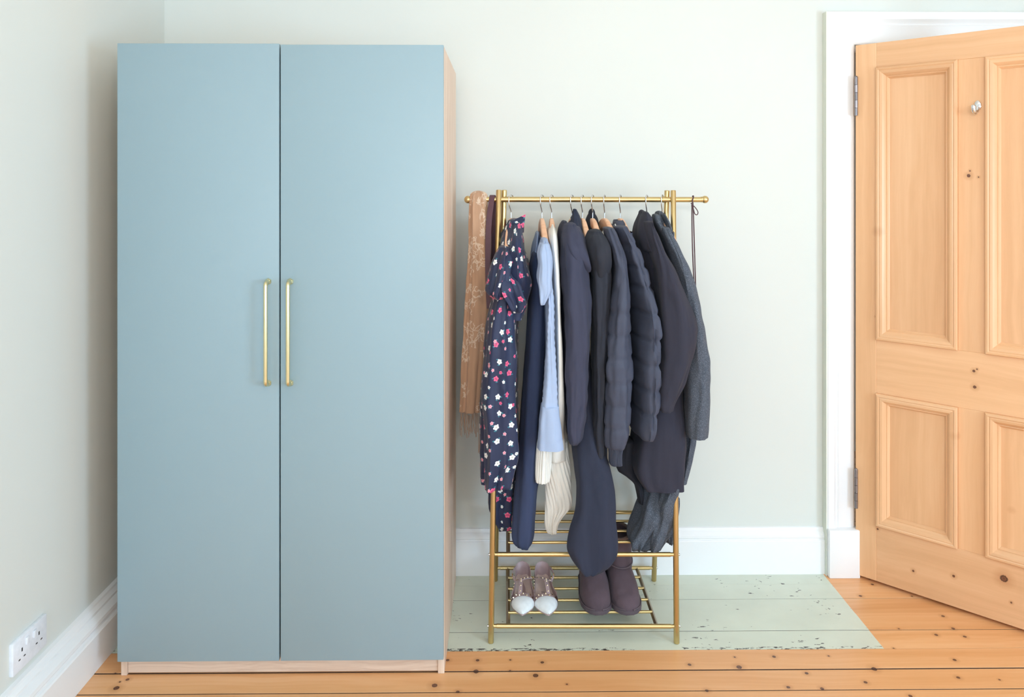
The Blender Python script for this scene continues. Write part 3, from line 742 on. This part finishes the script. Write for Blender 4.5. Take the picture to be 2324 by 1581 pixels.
cloth([(1000, 1104, 1180, 2.66, 2.88), (1080, 1106, 1178, 2.66, 2.88), (1140, 1107, 1170, 2.66, 2.87), (1172, 1110, 1164, 2.66, 2.86), (1198, 1126, 1160, 2.67, 2.84), (1206, 1130, 1150, 2.68, 2.82)],
      2.68, 2.66, 2.88, folds=(6, .004, .009), seed=16, wrinkle=.003, bottom='hem').build('skirt_back', M['floral'], g, 60)

# ------------------------------------------------------------------ navy long dress
g = gar('dress', 'long plain navy dress reaching the upper shelf, right of the floral dress', 'dress', 1200, 1240)
cloth([(586, 1209, 1223, 2.66, 2.82), (606, 1203, 1233, 2.64, 2.84), (650, 1201, 1242, 2.62, 2.86), (720, 1196, 1246, 2.60, 2.88), (820, 1188, 1244, 2.595, 2.88), (920, 1182, 1238, 2.59, 2.87), (1020, 1174, 1230, 2.588, 2.84), (1110, 1166, 1228, 2.588, 2.80), (1180, 1161, 1222, 2.588, 2.76), (1215, 1159, 1219, 2.588, 2.73), (1234, 1164, 1212, 2.590, 2.70), (1241, 1174, 1204, 2.594, 2.69)],
      2.61, 2.6, 2.86, folds=(4, .002, .004), seed=21, wrinkle=.0012, tb=.6, bottom='dome', top_h=.012).build('body', M['navy'], g, 60)

# ------------------------------------------------------------------ light blue blouse
g = gar('blouse', 'light blue cotton blouse with a wide cuff, between navy dress and cream jumper', 'blouse', 1245, 1010)
cloth([(548, 1232, 1240, 2.60, 2.86), (575, 1226, 1248, 2.58, 2.90), (640, 1228, 1252, 2.57, 2.90), (760, 1234, 1254, 2.57, 2.88), (880, 1232, 1254, 2.58, 2.86)], 2.62, 2.58, 2.9, folds=(5, .001, .004), seed=31, wrinkle=.002, tb=.9, skew=-.05).build('body', M['lightblue'], g, 60)
cloth([(530, 1219, 1224, 2.74, 2.86), (560, 1210, 1224, 2.72, 2.90), (600, 1204, 1222, 2.72, 2.92), (650, 1206, 1220, 2.73, 2.91)], 2.76, 2.72, 2.9, folds=(4, .001, .004), seed=32, wrinkle=.003).build('far_shoulder', M['lightblue'], g, 60)
cloth([(546, 1230, 1243, 2.54, 2.66), (558, 1226, 1249, 2.525, 2.66), (580, 1232, 1252, 2.515, 2.64), (640, 1238, 1254, 2.505, 2.60), (700, 1241, 1257, 2.50, 2.58), (800, 1238, 1261, 2.50, 2.575), (880, 1231, 1265, 2.50, 2.575), (922, 1227, 1268, 2.50, 2.575)], 2.53, 2.5, 2.6, folds=(4, .001, .002), seed=33, wrinkle=.002, ripple=(.0012, 260)).build('sleeve', M['lightblue'], g, 60)
cloth([(920, 1224, 1270, 2.496, 2.59), (950, 1221, 1273, 2.494, 2.59), (985, 1220, 1277, 2.492, 2.59), (1015, 1218, 1281, 2.490, 2.59)], 2.53, 2.5, 2.6, folds=(3, .001, .002), seed=34, wrinkle=.002, e=.7).build('cuff', M['lightblue'], g, 60)
cloth([(556, 1224, 1246, 2.515, 2.60), (572, 1219, 1250, 2.50, 2.59), (600, 1219, 1252, 2.49, 2.58), (632, 1215, 1253, 2.482, 2.56), (655, 1220, 1254, 2.48, 2.545), (672, 1225, 1244, 2.48, 2.53), (688, 1229, 1234, 2.482, 2.52)], 2.52, 2.5, 2.6, folds=(4, .001, .004), seed=35, wrinkle=.003, top_h=.008).build('flutter_sleeve', M['lightblue'], g, 60)

# ------------------------------------------------------------------ cream jumper
g = gar('jumper', 'cream ribbed knit jumper between light blue blouse and indigo jacket', 'jumper', 1265, 1210)
cloth([(514, 1254, 1262, 2.66, 2.82), (526, 1246, 1268, 2.61, 2.86), (545, 1244, 1270, 2.57, 2.88), (600, 1249, 1272, 2.54, 2.90), (700, 1255, 1275, 2.53, 2.90), (800, 1257, 1279, 2.53, 2.88), (900, 1254, 1284, 2.54, 2.86), (980, 1240, 1290, 2.57, 2.84), (1010, 1234, 1295, 2.59, 2.82), (1050, 1234, 1297, 2.60, 2.80)], 2.60, 2.56, 2.88, folds=(4, .0005, .003), seed=41, wrinkle=.0008, tb=.8, ribs=(26, .0006)).build('body', M['cream'], g, 60)
cloth([(1005, 1236, 1294, 2.612, 2.74), (1060, 1234, 1297, 2.612, 2.74), (1100, 1236, 1299, 2.614, 2.74), (1135, 1238, 1302, 2.616, 2.73), (1155, 1239, 1298, 2.62, 2.73), (1175, 1240, 1279, 2.624, 2.72), (1195, 1240, 1266, 2.628, 2.71), (1213, 1246, 1262, 2.632, 2.70)],
      2.63, 2.6, 2.74, folds=(3, .002, .006), seed=42, wrinkle=.003, bottom='dome', top_h=.008, ribs=(26, .0020, 95), n=150).build('hem_rib', M['cream'], g, 60)
cloth([(985, 1222, 1254, 2.575, 2.64), (1015, 1216, 1254, 2.57, 2.64), (1060, 1214, 1251, 2.57, 2.64), (1092, 1214, 1248, 2.57, 2.64)], 2.59, 2.57, 2.64, folds=(3, .001, .002), seed=43, wrinkle=.0015, ribs=(22, .0022), n=130).build('cuff', M['cream'], g, 60)

# ------------------------------------------------------------------ indigo jacket
g = gar('jacket', 'indigo grey fleece jacket with a folded collar, right of the cream jumper', 'jacket', 1305, 1000)
cloth([(507, 1281, 1290, 2.70, 2.84), (522, 1273, 1292, 2.68, 2.88), (560, 1270, 1296, 2.66, 2.90), (640, 1273, 1300, 2.64, 2.90), (760, 1279, 1310, 2.62, 2.90), (880, 1278, 1322, 2.61, 2.88), (985, 1286, 1316, 2.61, 2.84)], 2.66, 2.64, 2.9, folds=(4, .002, .005), seed=51, wrinkle=.002, tb=.8).build('body', M['indigo'], g, 60)
cloth([(520, 1290, 1326, 2.60, 2.74), (545, 1278, 1336, 2.555, 2.72), (580, 1274, 1340, 2.53, 2.70), (640, 1275, 1343, 2.51, 2.68), (720, 1278, 1344, 2.50, 2.66), (790, 1281, 1345, 2.495, 2.64), (840, 1282, 1338, 2.495, 2.63), (900, 1283, 1334, 2.495, 2.62), (960, 1283, 1326, 2.50, 2.61), (996, 1288, 1320, 2.50, 2.60), (1006, 1292, 1314, 2.51, 2.59)],
      2.53, 2.5, 2.66, folds=(3, .003, .004), seed=52, wrinkle=.004, bottom='dome', top_h=.006).build('sleeve', M['indigo'], g, 60)
cloth([(514, 1286, 1318, 2.60, 2.72), (526, 1279, 1327, 2.57, 2.72), (550, 1276, 1334, 2.54, 2.70), (572, 1282, 1339, 2.522, 2.68), (590, 1294, 1340, 2.520, 2.66), (604, 1308, 1339, 2.532, 2.65), (614, 1318, 1336, 2.55, 2.65)], 2.56, 2.54, 2.7, folds=(3, .003, .005), seed=53, wrinkle=.004, bottom='dome', top_h=.010).build('collar', M['indigo'], g, 60)

# ------------------------------------------------------------------ black dress (long) between indigo jacket and charcoal coat
g = gar('dress', 'long midnight dress hanging lowest of all, its rounded hem over the shelf bar', 'dress', 1340, 1280)
cloth([(482, 1313, 1320, 2.715, 2.755), (496, 1308, 1328, 2.69, 2.78), (515, 1302, 1334, 2.66, 2.82), (540, 1302, 1338, 2.64, 2.86), (600, 1306, 1340, 2.63, 2.88), (720, 1306, 1345, 2.625, 2.88), (850, 1300, 1352, 2.60, 2.86), (950, 1297, 1362, 2.57, 2.80), (1020, 1303, 1378, 2.53, 2.74), (1080, 1307, 1392, 2.50, 2.66), (1140, 1307, 1394, 2.475, 2.60), (1190, 1291, 1397, 2.462, 2.560), (1225, 1284, 1398, 2.458, 2.548), (1250, 1292, 1392, 2.456, 2.545), (1272, 1308, 1372, 2.456, 2.54), (1283, 1320, 1350, 2.458, 2.53)],
      2.53, 2.5, 2.7, folds=(3, .002, .006), seed=61, wrinkle=.002, bottom='dome', top_h=.006, tb=.9).build('body', M['midnight'], g, 60)

# ------------------------------------------------------------------ charcoal hooded coat
g = gar('coat', 'charcoal coat with a rounded hood, between indigo jacket and slate quilted jacket', 'coat', 1360, 1030)
cloth([(486, 1339, 1352, 2.76, 2.80), (496, 1334, 1358, 2.75, 2.82), (515, 1330, 1362, 2.74, 2.84), (540, 1330, 1368, 2.73, 2.86), (640, 1340, 1372, 2.70, 2.88), (760, 1345, 1372, 2.68, 2.88), (900, 1347, 1374, 2.67, 2.86), (1035, 1349, 1374, 2.66, 2.82)], 2.75, 2.7, 2.86, folds=(4, .002, .004), seed=71, wrinkle=.002, top_h=.02).build('body', M['charcoal'], g, 60)
cloth([(530, 1342, 1374, 2.575, 2.68), (542, 1334, 1384, 2.54, 2.68), (560, 1332, 1389, 2.515, 2.67), (585, 1334, 1391, 2.510, 2.66), (610, 1339, 1389, 2.525, 2.65), (632, 1346, 1384, 2.548, 2.64), (648, 1352, 1378, 2.58, 2.64)], 2.55, 2.52, 2.68, folds=(3, .001, .004), seed=72, wrinkle=.003, bottom='dome', top_h=.012).build('hood', M['charcoal'], g, 60)
cloth([(575, 1342, 1390, 2.55, 2.68), (640, 1343, 1392, 2.535, 2.67), (740, 1346, 1386, 2.53, 2.66), (850, 1346, 1380, 2.53, 2.65), (950, 1345, 1378, 2.53, 2.64), (1035, 1347, 1376, 2.53, 2.63)], 2.55, 2.53, 2.68, folds=(4, .003, .004), seed=73, wrinkle=.003).build('sleeve', M['charcoal'], g, 60)

# ------------------------------------------------------------------ slate quilted jacket with ribbed cuff
def zs(ys, Y): return [pt(1420, y, Y).z for y in ys]
g = gar('jacket', 'slate quilted jacket whose long sleeve ends in a ribbed cuff', 'jacket', 1405, 1050)
cloth([(522, 1380, 1398, 2.62, 2.78), (540, 1382, 1404, 2.60, 2.82), (600, 1390, 1412, 2.60, 2.88), (720, 1392, 1420, 2.60, 2.88), (860, 1392, 1424, 2.60, 2.86), (985, 1394, 1422, 2.60, 2.82)], 2.64, 2.6, 2.86, folds=(4, .001, .003), seed=81, wrinkle=.003).build('body', M['slate'], g, 60)
cloth([(522, 1379, 1401, 2.57, 2.68), (545, 1382, 1412, 2.54, 2.67), (580, 1391, 1424, 2.52, 2.66), (622, 1396, 1432, 2.51, 2.65), (680, 1388, 1434, 2.50, 2.64), (760, 1377, 1437, 2.495, 2.63), (860, 1372, 1438, 2.49, 2.62), (950, 1371, 1434, 2.49, 2.61), (1000, 1373, 1430, 2.495, 2.60), (1014, 1378, 1422, 2.50, 2.59)],
      2.53, 2.5, 2.66, folds=(3, .001, .002), seed=82, wrinkle=.0045, quilt=(zs([708, 760, 812, 868, 918, 968], 2.53), .0050, .007)).build('sleeve', M['slate'], g, 60)
cloth([(1008, 1378, 1419, 2.505, 2.58), (1030, 1381, 1414, 2.51, 2.575), (1054, 1383, 1413, 2.51, 2.575)], 2.53, 2.5, 2.6, folds=(2, 0, .001), seed=83, wrinkle=.0015, ribs=(34, .0012), n=150).build('cuff', M['slate_rib'], g, 60)

# ------------------------------------------------------------------ puffer jacket
g = gar('jacket', 'puffy slate down jacket with scalloped quilting and a zipped collar', 'jacket', 1465, 1000)
cloth([(500, 1396, 1416, 2.68, 2.76), (506, 1394, 1420, 2.665, 2.77), (518, 1394, 1426, 2.65, 2.78), (532, 1400, 1432, 2.63, 2.78), (548, 1410, 1438, 2.61, 2.78)], 2.68, 2.66, 2.78, folds=(3, .001, .002), seed=91, wrinkle=.002, top='hem').build('collar', M['slate'], g, 60)
m = MB(); m.tube(catmull([pt(1396, 508, 2.652), pt(1399, 518, 2.646), pt(1403, 528, 2.635)], 4), .0022, 6); m.build('zip', M['chrome'], g, 40)
m = MB(); m.ribbon(catmull([pt(1398, 516, 2.643), pt(1401, 521, 2.640), pt(1402, 525, 2.637)], 3), (1, 0, 0), .0035, .001); m.build('zip_pull', M['chrome'], g, 40)
cloth([(520, 1402, 1432, 2.60, 2.80), (550, 1410, 1448, 2.575, 2.84), (590, 1420, 1462, 2.555, 2.86), (640, 1430, 1476, 2.54, 2.88), (690, 1436, 1490, 2.52, 2.88), (740, 1442, 1496, 2.50, 2.86), (830, 1441, 1498, 2.49, 2.84), (920, 1440, 1493, 2.485, 2.80), (975, 1439, 1489, 2.485, 2.76), (994, 1446, 1482, 2.495, 2.72)],
      2.53, 2.5, 2.8, folds=(3, .001, .002), seed=92, wrinkle=.005, tb=.7, skew=-.12, bottom='dome', top_h=.008, quilt=(zs([560, 606, 655, 712, 770, 826, 882, 936], 2.53), .0075, .008)).build('body', M['slate'], g, 60)

# ------------------------------------------------------------------ plum charcoal coat
g = gar('coat', 'dark plum charcoal coat with a bent wide sleeve, right of the puffer jacket', 'coat', 1500, 1100)
cloth([(487, 1463, 1474, 2.71, 2.77), (498, 1457, 1484, 2.68, 2.79), (520, 1451, 1492, 2.65, 2.82), (560, 1448, 1510, 2.62, 2.85), (640, 1462, 1530, 2.60, 2.88), (760, 1475, 1548, 2.60, 2.88), (880, 1468, 1552, 2.60, 2.86), (980, 1440, 1557, 2.572, 2.82), (1060, 1428, 1556, 2.566, 2.80), (1103, 1450, 1552, 2.566, 2.78)], 2.63, 2.6, 2.86, e=.7, folds=(4, .002, .007), seed=101, wrinkle=.002, tb=.7, skew=-.08, top_h=.014).build('body', M['plum'], g, 60)
cloth([(1000, 1402, 1440, 2.66, 2.76), (1060, 1398, 1446, 2.66, 2.76), (1078, 1418, 1450, 2.66, 2.76), (1100, 1440, 1462, 2.66, 2.76), (1138, 1449, 1462, 2.66, 2.74)], 2.69, 2.66, 2.76, folds=(2, .001, .002), seed=102, wrinkle=.002).build('lining', M['charcoal'], g, 60)
cloth([(508, 1478, 1496, 2.58, 2.72), (540, 1478, 1508, 2.55, 2.70), (580, 1484, 1524, 2.525, 2.69), (620, 1490, 1541, 2.505, 2.68), (680, 1496, 1566, 2.49, 2.67), (735, 1498, 1588, 2.48, 2.66), (765, 1498, 1590, 2.478, 2.65), (810, 1497, 1580, 2.478, 2.64), (855, 1493, 1562, 2.48, 2.62), (895, 1490, 1544, 2.485, 2.60), (918, 1489, 1534, 2.49, 2.59), (932, 1494, 1530, 2.492, 2.58)],
      2.52, 2.5, 2.66, folds=(3, .002, .003), seed=103, wrinkle=.003, tb=.8, bottom='hem').build('sleeve', M['plum'], g, 60)
cloth([(484, 1464, 1474, 2.66, 2.76), (494, 1458, 1483, 2.64, 2.76), (512, 1452, 1487, 2.62, 2.75), (540, 1450, 1494, 2.585, 2.74), (566, 1458, 1498, 2.57, 2.72)], 2.65, 2.62, 2.76, folds=(3, .001, .003), seed=104, wrinkle=.002, bottom='dome').build('collar', M['plum'], g, 60)

# ------------------------------------------------------------------ grey wool coat
g = gar('coat', 'speckled grey wool coat, rightmost of the hanging clothes', 'coat', 1560, 985)
cloth([(487, 1494, 1513, 2.72, 2.80), (500, 1491, 1520, 2.70, 2.82), (525, 1494, 1527, 2.68, 2.84), (560, 1506, 1540, 2.66, 2.86), (640, 1528, 1560, 2.66, 2.88), (780, 1545, 1580, 2.66, 2.88), (900, 1548, 1584, 2.66, 2.86), (990, 1546, 1582, 2.66, 2.84), (1090, 1534, 1560, 2.66, 2.80)], 2.70, 2.68, 2.86, folds=(4, .001, .004), seed=111, wrinkle=.003, tb=.8, top_h=.012).build('body', M['wool'], g, 60)
cloth([(520, 1507, 1528, 2.61, 2.76), (540, 1510, 1536, 2.58, 2.75), (565, 1517, 1548, 2.56, 2.75), (610, 1530, 1567, 2.545, 2.74), (660, 1543, 1583, 2.545, 2.72), (720, 1553, 1598, 2.535, 2.71), (790, 1558, 1607, 2.53, 2.70), (860, 1558, 1612, 2.53, 2.70), (930, 1556, 1611, 2.53, 2.69), (988, 1555, 1607, 2.53, 2.68)],
      2.58, 2.55, 2.7, folds=(3, .002, .003), seed=112, wrinkle=.003).build('sleeve', M['wool'], g, 60)
cloth([(490, 1490, 1500, 2.66, 2.76), (505, 1489, 1502, 2.64, 2.76), (530, 1499, 1512, 2.62, 2.75), (556, 1508, 1520, 2.60, 2.73)], 2.66, 2.62, 2.76, folds=(2, .001, .002), seed=113, wrinkle=.002).build('lapel', M['wool'], g, 60)
cloth([(489, 1507, 1517, 2.67, 2.78), (505, 1510, 1524, 2.65, 2.78), (525, 1513, 1528, 2.63, 2.77), (548, 1516, 1530, 2.61, 2.75)], 2.66, 2.62, 2.76, folds=(2, .001, .002), seed=114, wrinkle=.002).build('lapel', M['wool'], g, 60)

g = gar('cardigan', 'grey melange knit bunched in folds above the right end of the shelf', 'cardigan', 1480, 1240)
cloth([(1070, 1476, 1548, 2.66, 2.80), (1110, 1466, 1546, 2.635, 2.80), (1150, 1452, 1538, 2.61, 2.79), (1190, 1436, 1520, 2.60, 2.77), (1220, 1426, 1492, 2.598, 2.75), (1238, 1432, 1464, 2.60, 2.72)], 2.64, 2.62, 2.78, folds=(5, .005, .008), seed=121, wrinkle=.006, bottom='dome', top_h=.01, ripple=(.004, 55)).build('sleeve', M['wool'], g, 60)
cloth([(1092, 1508, 1541, 2.585, 2.73), (1120, 1498, 1541, 2.578, 2.72), (1150, 1488, 1537, 2.585, 2.72), (1170, 1482, 1534, 2.592, 2.72), (1200, 1472, 1526, 2.592, 2.71), (1230, 1460, 1508, 2.592, 2.70), (1246, 1464, 1494, 2.596, 2.68)], 2.62, 2.6, 2.74, folds=(5, .005, .008), seed=122, wrinkle=.006, bottom='dome', top_h=.008, ripple=(.004, 60)).build('sleeve', M['wool'], g, 60)
cloth([(1130, 1520, 1543, 2.70, 2.82), (1180, 1514, 1537, 2.70, 2.82), (1215, 1508, 1532, 2.70, 2.81), (1234, 1516, 1528, 2.71, 2.80)], 2.72, 2.7, 2.8, folds=(4, .002, .005), seed=123, wrinkle=.003, bottom='dome').build('hem', M['wool'], g, 60)

# ------------------------------------------------------------------ cord belt on the right end of the rail
g = gar('cord_belt', 'thin plum cord looped over the right end of the rail', 'belt', 1574, 640)
x0 = pt(1572, 446, RAIL_Y).x
m = MB()
m.tube(catmull([pt(1576, 660, 2.725), pt(1571.5, 560, 2.725), pt(1570.5, 470, 2.728), Vector((x0, 2.732, RAIL_Z + .010)), Vector((x0 + .002, RAIL_Y, RAIL_Z + .0135)), Vector((x0 + .003, 2.756, RAIL_Z + .008)), pt(1573.5, 480, 2.756), pt(1576, 560, 2.752), pt(1579, 660, 2.748)], 8), .0022, 8)
m.build('cord', M['cord'], g, 40)
m = MB(); m.tube(catmull([pt(1568, 461, 2.724), pt(1573, 466, 2.720), pt(1579, 472, 2.722), pt(1584, 481, 2.724), pt(1582, 487, 2.724), pt(1577, 485, 2.722), pt(1573.5, 474, 2.720), pt(1569, 466, 2.722)], 6), .0017, 8); m.build('bow_loop', M['cord'], g, 40)

# ------------------------------------------------------------------ studded flats
M['shoe_white'] = m_plain('white_patent', (236, 242, 246), .18)
M['shoe_nude'] = m_plain('mauve_nude_leather', (182, 158, 160), .45)
M['shoe_in'] = m_plain('beige_insole', (226, 206, 197), .6)
M['stud'] = m_metal('pale_gold_studs', (232, 214, 180), .2)
SZ = SH_L + .0065
def shoe(px_toe, label, flip, yaw):
    p = floor_pt(px_toe, 1397, SZ); L = .245
    g = thing('flat_shoe', label, 'shoe', (p.x, p.y, SZ), 'studded flats on the lower shelf')
    T = Matrix.Translation((p.x, p.y, SZ)) @ Matrix.Rotation(yaw, 4, 'Z')
    def tr(x, y, z): return tuple(T @ Vector((x, y, z)))
    def half(t):    # half width along the length, t from toe 0 to heel 1
        K = [(0, .001), (.03, .0095), (.08, .020), (.16, .033), (.25, .0405), (.36, .040), (.52, .033), (.68, .0285), (.82, .029), (.92, .025), (.98, .014), (1, .003)]
        for (a, b), (c, d) in zip(K, K[1:]):
            if t <= c: return b + (d - b) * (t - a) / (c - a)
        return .003
    def mid(t): return flip * .004 * math.sin(PI * t)
    ts = np.linspace(0, 1, 41)
    def z0(t): return .0 + .010 * max(0, (t - .55) / .45)
    # sole
    m = MB(); top_ = []; bot = []
    out = [(mid(t) - half(t) * 1.03, t) for t in ts] + [(mid(t) + half(t) * 1.03, t) for t in ts[::-1]]
    rings = [[tr(x * .96, t * L, z0(t)) for x, t in out], [tr(x, t * L, z0(t) + .001) for x, t in out], [tr(x, t * L, z0(t) + .0045) for x, t in out]]
    m.ring_loft(rings, True, True, True); m.build('sole', M['shoe_nude'], g, 40)
    m = MB(); m.bbox(-.022 + mid(.9), .022 + mid(.9), .80 * L, .985 * L, -.0005, .0105, .003, 2, T); m.build('heel', M['shoe_nude'], g, 30)
    # toe cap
    TC = .25; m = MB(); rings = []
    for t in np.linspace(0.0, TC, 16):
        h = .004 + .027 * math.sin(min(1, t / TC * .95) * PI / 2) ** .9
        rings.append([tr(mid(t) + half(t) * 1.02 * math.cos(a), t * L, z0(t) + .004 + h * max(0, math.sin(a)) ** .75) for a in np.linspace(0, PI, 19)])
    m.ring_loft(rings, False); m.build('toe_cap', M['shoe_white'], g, 50)
    # insole
    m = MB(); rings = []
    for t in np.linspace(TC * .85, .985, 22):
        rings.append([tr(mid(t) + half(t) * .97 * u, t * L, z0(t) + .0055 + .006 * u * u) for u in np.linspace(-1, 1, 9)])
    m.ring_loft(rings, False); m.build('insole', M['shoe_in'], g, 50)
    # side walls and heel counter
    m = MB(); path = [(s, t) for s, t in [(-1, t) for t in np.linspace(TC * .92, 1, 24)] + [(1, t) for t in np.linspace(1, TC * .92, 24)]]
    rings = []
    for s_, t in path:
        hh = .030 if t < .5 else .030 + .022 * (t - .5) / .5
        if t < TC + .1: hh = .034
        rings.append([tr(mid(t) + s_ * half(t) * 1.02, t * L, z0(t) + .004), tr(mid(t) + s_ * half(t) * 1.05, t * L + (.002 if t > .97 else 0), z0(t) + .004 + hh * .5), tr(mid(t) + s_ * half(t) * .98, t * L, z0(t) + .004 + hh), tr(mid(t) + s_ * half(t) * .92, t * L - (.003 if t > .97 else 0), z0(t) + .003 + hh), tr(mid(t) + s_ * half(t) * .94, t * L - (.003 if t > .97 else 0), z0(t) + .004)])
    m.ring_loft(rings, False); m.build('upper', [M['shoe_nude']], g, 50)
    # vamp band behind the toe cap
    def arc(t, a, extra=0.0):
        h = .031 + extra
        return Vector(tr(mid(t) + half(t) * 1.03 * math.cos(a), t * L, z0(t) + .004 + h * max(0, math.sin(a)) ** .75))
    m = MB(); m.ring_loft([[tuple(arc(t, a, .0012)) for a in np.linspace(.02, PI - .02, 21)] for t in (TC - .01, TC + .03, TC + .075)], False); m.build('vamp_band', M['shoe_nude'], g, 50)
    def stud(c, nrm, r=.0036, h=.0048):
        mm = MB(); mm.pyramid(c, r, h, nrm, .4); mm.build('stud', M['stud'], g, 0)
    for k in range(9):
        a = .35 + (PI - .7) * k / 8; c = arc(TC + .012 if k % 2 else TC + .045, a, .0018)
        stud(c, T.to_3x3() @ Vector((math.cos(a), -.25, math.sin(a))))
    # T-strap: centre bar from vamp, then a strap slanting across
    A = arc(TC + .05, PI / 2 + .25 * flip, .0); K = Vector(tr(mid(.5) + flip * -.008, .53 * L, .056)); B = Vector(tr(mid(.62) + flip * .030, .66 * L, .046)); C2 = Vector(tr(mid(.6) - flip * .029, .60 * L, .042))
    for q, w in (([A, lerp(A, K, .5) + Vector((0, 0, .004)), K], .013), ([C2, K, lerp(K, B, .5) + Vector((0, 0, .003)), B], .012)):
        pts_ = catmull(q, 5); mm = MB(); mm.ribbon(pts_, [tuple((Vector((0, 0, 1)).cross((pts_ and (Vector(pts_[min(i + 1, len(pts_) - 1)]) - Vector(pts_[max(i - 1, 0)])))))) for i in range(len(pts_))], w, .0022); mm.build('strap', M['shoe_nude'], g, 40)
        for i in range(2, len(pts_) - 1, 3): stud(Vector(pts_[i]) + Vector((0, 0, .001)), (0, -.3, 1), .0034, .0042)
    # ankle strap loop
    q = [Vector(tr(mid(.62) - flip * .029, .60 * L, .042)), Vector(tr(mid(.7) - flip * .038, .66 * L, .055)), Vector(tr(mid(.8) - flip * .034, .76 * L, .060)), Vector(tr(mid(.9) - flip * .026, .88 * L, .056))]
    mm = MB(); pts_ = catmull(q, 5); mm.ribbon(pts_, (0, .1, 1), .009, .002); mm.build('ankle_strap', M['shoe_nude'], g, 40)
    mm = MB(); c = q[1]; mm.bbox(c.x - .003, c.x + .003, c.y - .005, c.y + .005, c.z - .006, c.z + .006, .001, 1); mm.build('buckle', M['stud'], g, 30)
    for s_ in (-1, 1):
        for t in (.48, .56, .64, .72, .80):
            c = Vector(tr(mid(t) + s_ * half(t) * 1.05, t * L, z0(t) + .026)); stud(c, T.to_3x3() @ Vector((s_, -.15, .3)), .0030, .0040)
    return g
shoe(1185, 'white-toed studded flat shoe, the left one of the pair on the lower shelf', 1, math.radians(-1.5))
shoe(1245, 'white-toed studded flat shoe, the right one of the pair on the lower shelf', -1, math.radians(2.5))

# ------------------------------------------------------------------ suede boots
M['suede'] = m_fabric('mauve_brown_suede', (92, 78, 86), .22, .5, 500, None, .95, (14, 14, 14), .5)
M['boot_sole'] = m_plain('brown_rubber_sole', (88, 76, 84), .7)
M['fleece'] = m_fabric('sheepskin_lining', (120, 104, 100), .15, .6, 300)
def boot(px, label, wid, yaw, H=.205):
    p = floor_pt(px, 1395, SZ); L = .265
    g = thing('boot', label, 'boot', (p.x, p.y, SZ), 'suede boots on the lower shelf')
    T = Matrix.Translation((p.x, p.y, SZ)) @ Matrix.Rotation(yaw, 4, 'Z')
    def tr(x, y, z): return tuple(T @ Vector((x, y, z)))
    def half(t):
        K = [(0, .012), (.03, .028), (.09, .041), (.2, .050), (.34, .0525), (.5, .050), (.7, .043), (.88, .040), (.96, .030), (1, .014)]
        for (a, b), (c, d) in zip(K, K[1:]):
            if t <= c: return (b + (d - b) * (t - a) / (c - a)) * wid
        return .014
    ts = np.linspace(0, 1, 33); outl = [(-half(t) * 1.06, t) for t in ts] + [(half(t) * 1.06, t) for t in ts[::-1]]
    m = MB(); m.ring_loft([[tr(x * .95, (t * 1.02 - .01) * L, 0) for x, t in outl], [tr(x * 1.02, (t * 1.03 - .015) * L, .003) for x, t in outl], [tr(x * 1.02, (t * 1.03 - .015) * L, .012) for x, t in outl], [tr(x * .98, t * L, .015) for x, t in outl]], True, True, True); m.build('sole', M['boot_sole'], g, 40)
    # foot
    m = MB(); rings = []
    for t in np.concatenate([np.linspace(0, .12, 8), np.linspace(.15, .94, 24), np.linspace(.96, 1, 4)]):
        hz = .052 * (1 - (1 - min(1, t / .2)) ** 2) ** .5 + .050 * max(0, min(1, (t - .12) / .36)) ** 1.2
        hz *= 1 if t < .9 else max(.5, 1 - (t - .9) * 2.2)
        hz = max(hz, .006)
        w = half(t) * (1 if t < .45 else 1.0)
        rings.append([tr(w * math.copysign(abs(math.cos(a)) ** .8, math.cos(a)) + .002 * noise.noise(Vector((t * 9, a * 2, px))), t * L, .012 + hz * max(0, math.sin(a)) ** .72 + .003 * noise.noise(Vector((t * 12, a * 3, px + 7)))) for a in np.linspace(0, PI, 25)])
    m.ring_loft(rings, False, True, True); m.build('foot', M['suede'], g, 60)
    # shaft
    m = MB(); rings = []
    for k, z in enumerate(np.linspace(.070, H, 22)):
        f = (z - .07) / (H - .07); cy = L * (.66 + .03 * f); hy = .070 + .004 * f; hx = .0455 * wid * (1 + .02 * f)
        rings.append([tr(hx * math.cos(a) + .003 * noise.noise(Vector((a * 1.5, z * 14, px))), cy + hy * math.sin(a), z + .003 * math.sin(2 * a + px) * f) for a in np.linspace(0, 2 * PI, 36, endpoint=False)])
    last = rings[-1]; cen = Vector(tr(0, L * .69, H))
    for sc, dz in ((.93, .002), (.86, -.002), (.82, -.03)): rings.append([tuple(cen + (Vector(q) - cen) * sc + Vector((0, 0, dz))) for q in last])
    m.ring_loft(rings, True, False, True); m.build('shaft', M['suede'], g, 60)
    m = MB(); m.tube([tuple(cen + (Vector(q) - cen) * .96 + Vector((0, 0, .001))) for q in last + [last[0]]], .006, 8); m.build('fleece_trim', M['fleece'], g, 60)
    # stitched seam at the ankle, and binding around the toe
    m = MB(); m.tube([tr(.0475 * wid * math.cos(a), L * .66 + .0725 * math.sin(a), .112 - .006 * abs(math.sin(a))) for a in np.linspace(PI * 1.0, PI * 2.0, 22)], .0030, 6); m.build('ankle_seam', M['boot_sole'], g, 60)
    m = MB(); m.tube([tr(x * .985, t * L - .001, .0165) for x, t in outl], .0028, 6); m.build('binding', M['boot_sole'], g, 60)
boot(1359, 'mauve brown suede boot, the left one of the pair under the long dress', 1.0, math.radians(1))
boot(1429, 'mauve brown suede boot, the right one of the pair beside the shelf side bar', 1.0, math.radians(4))
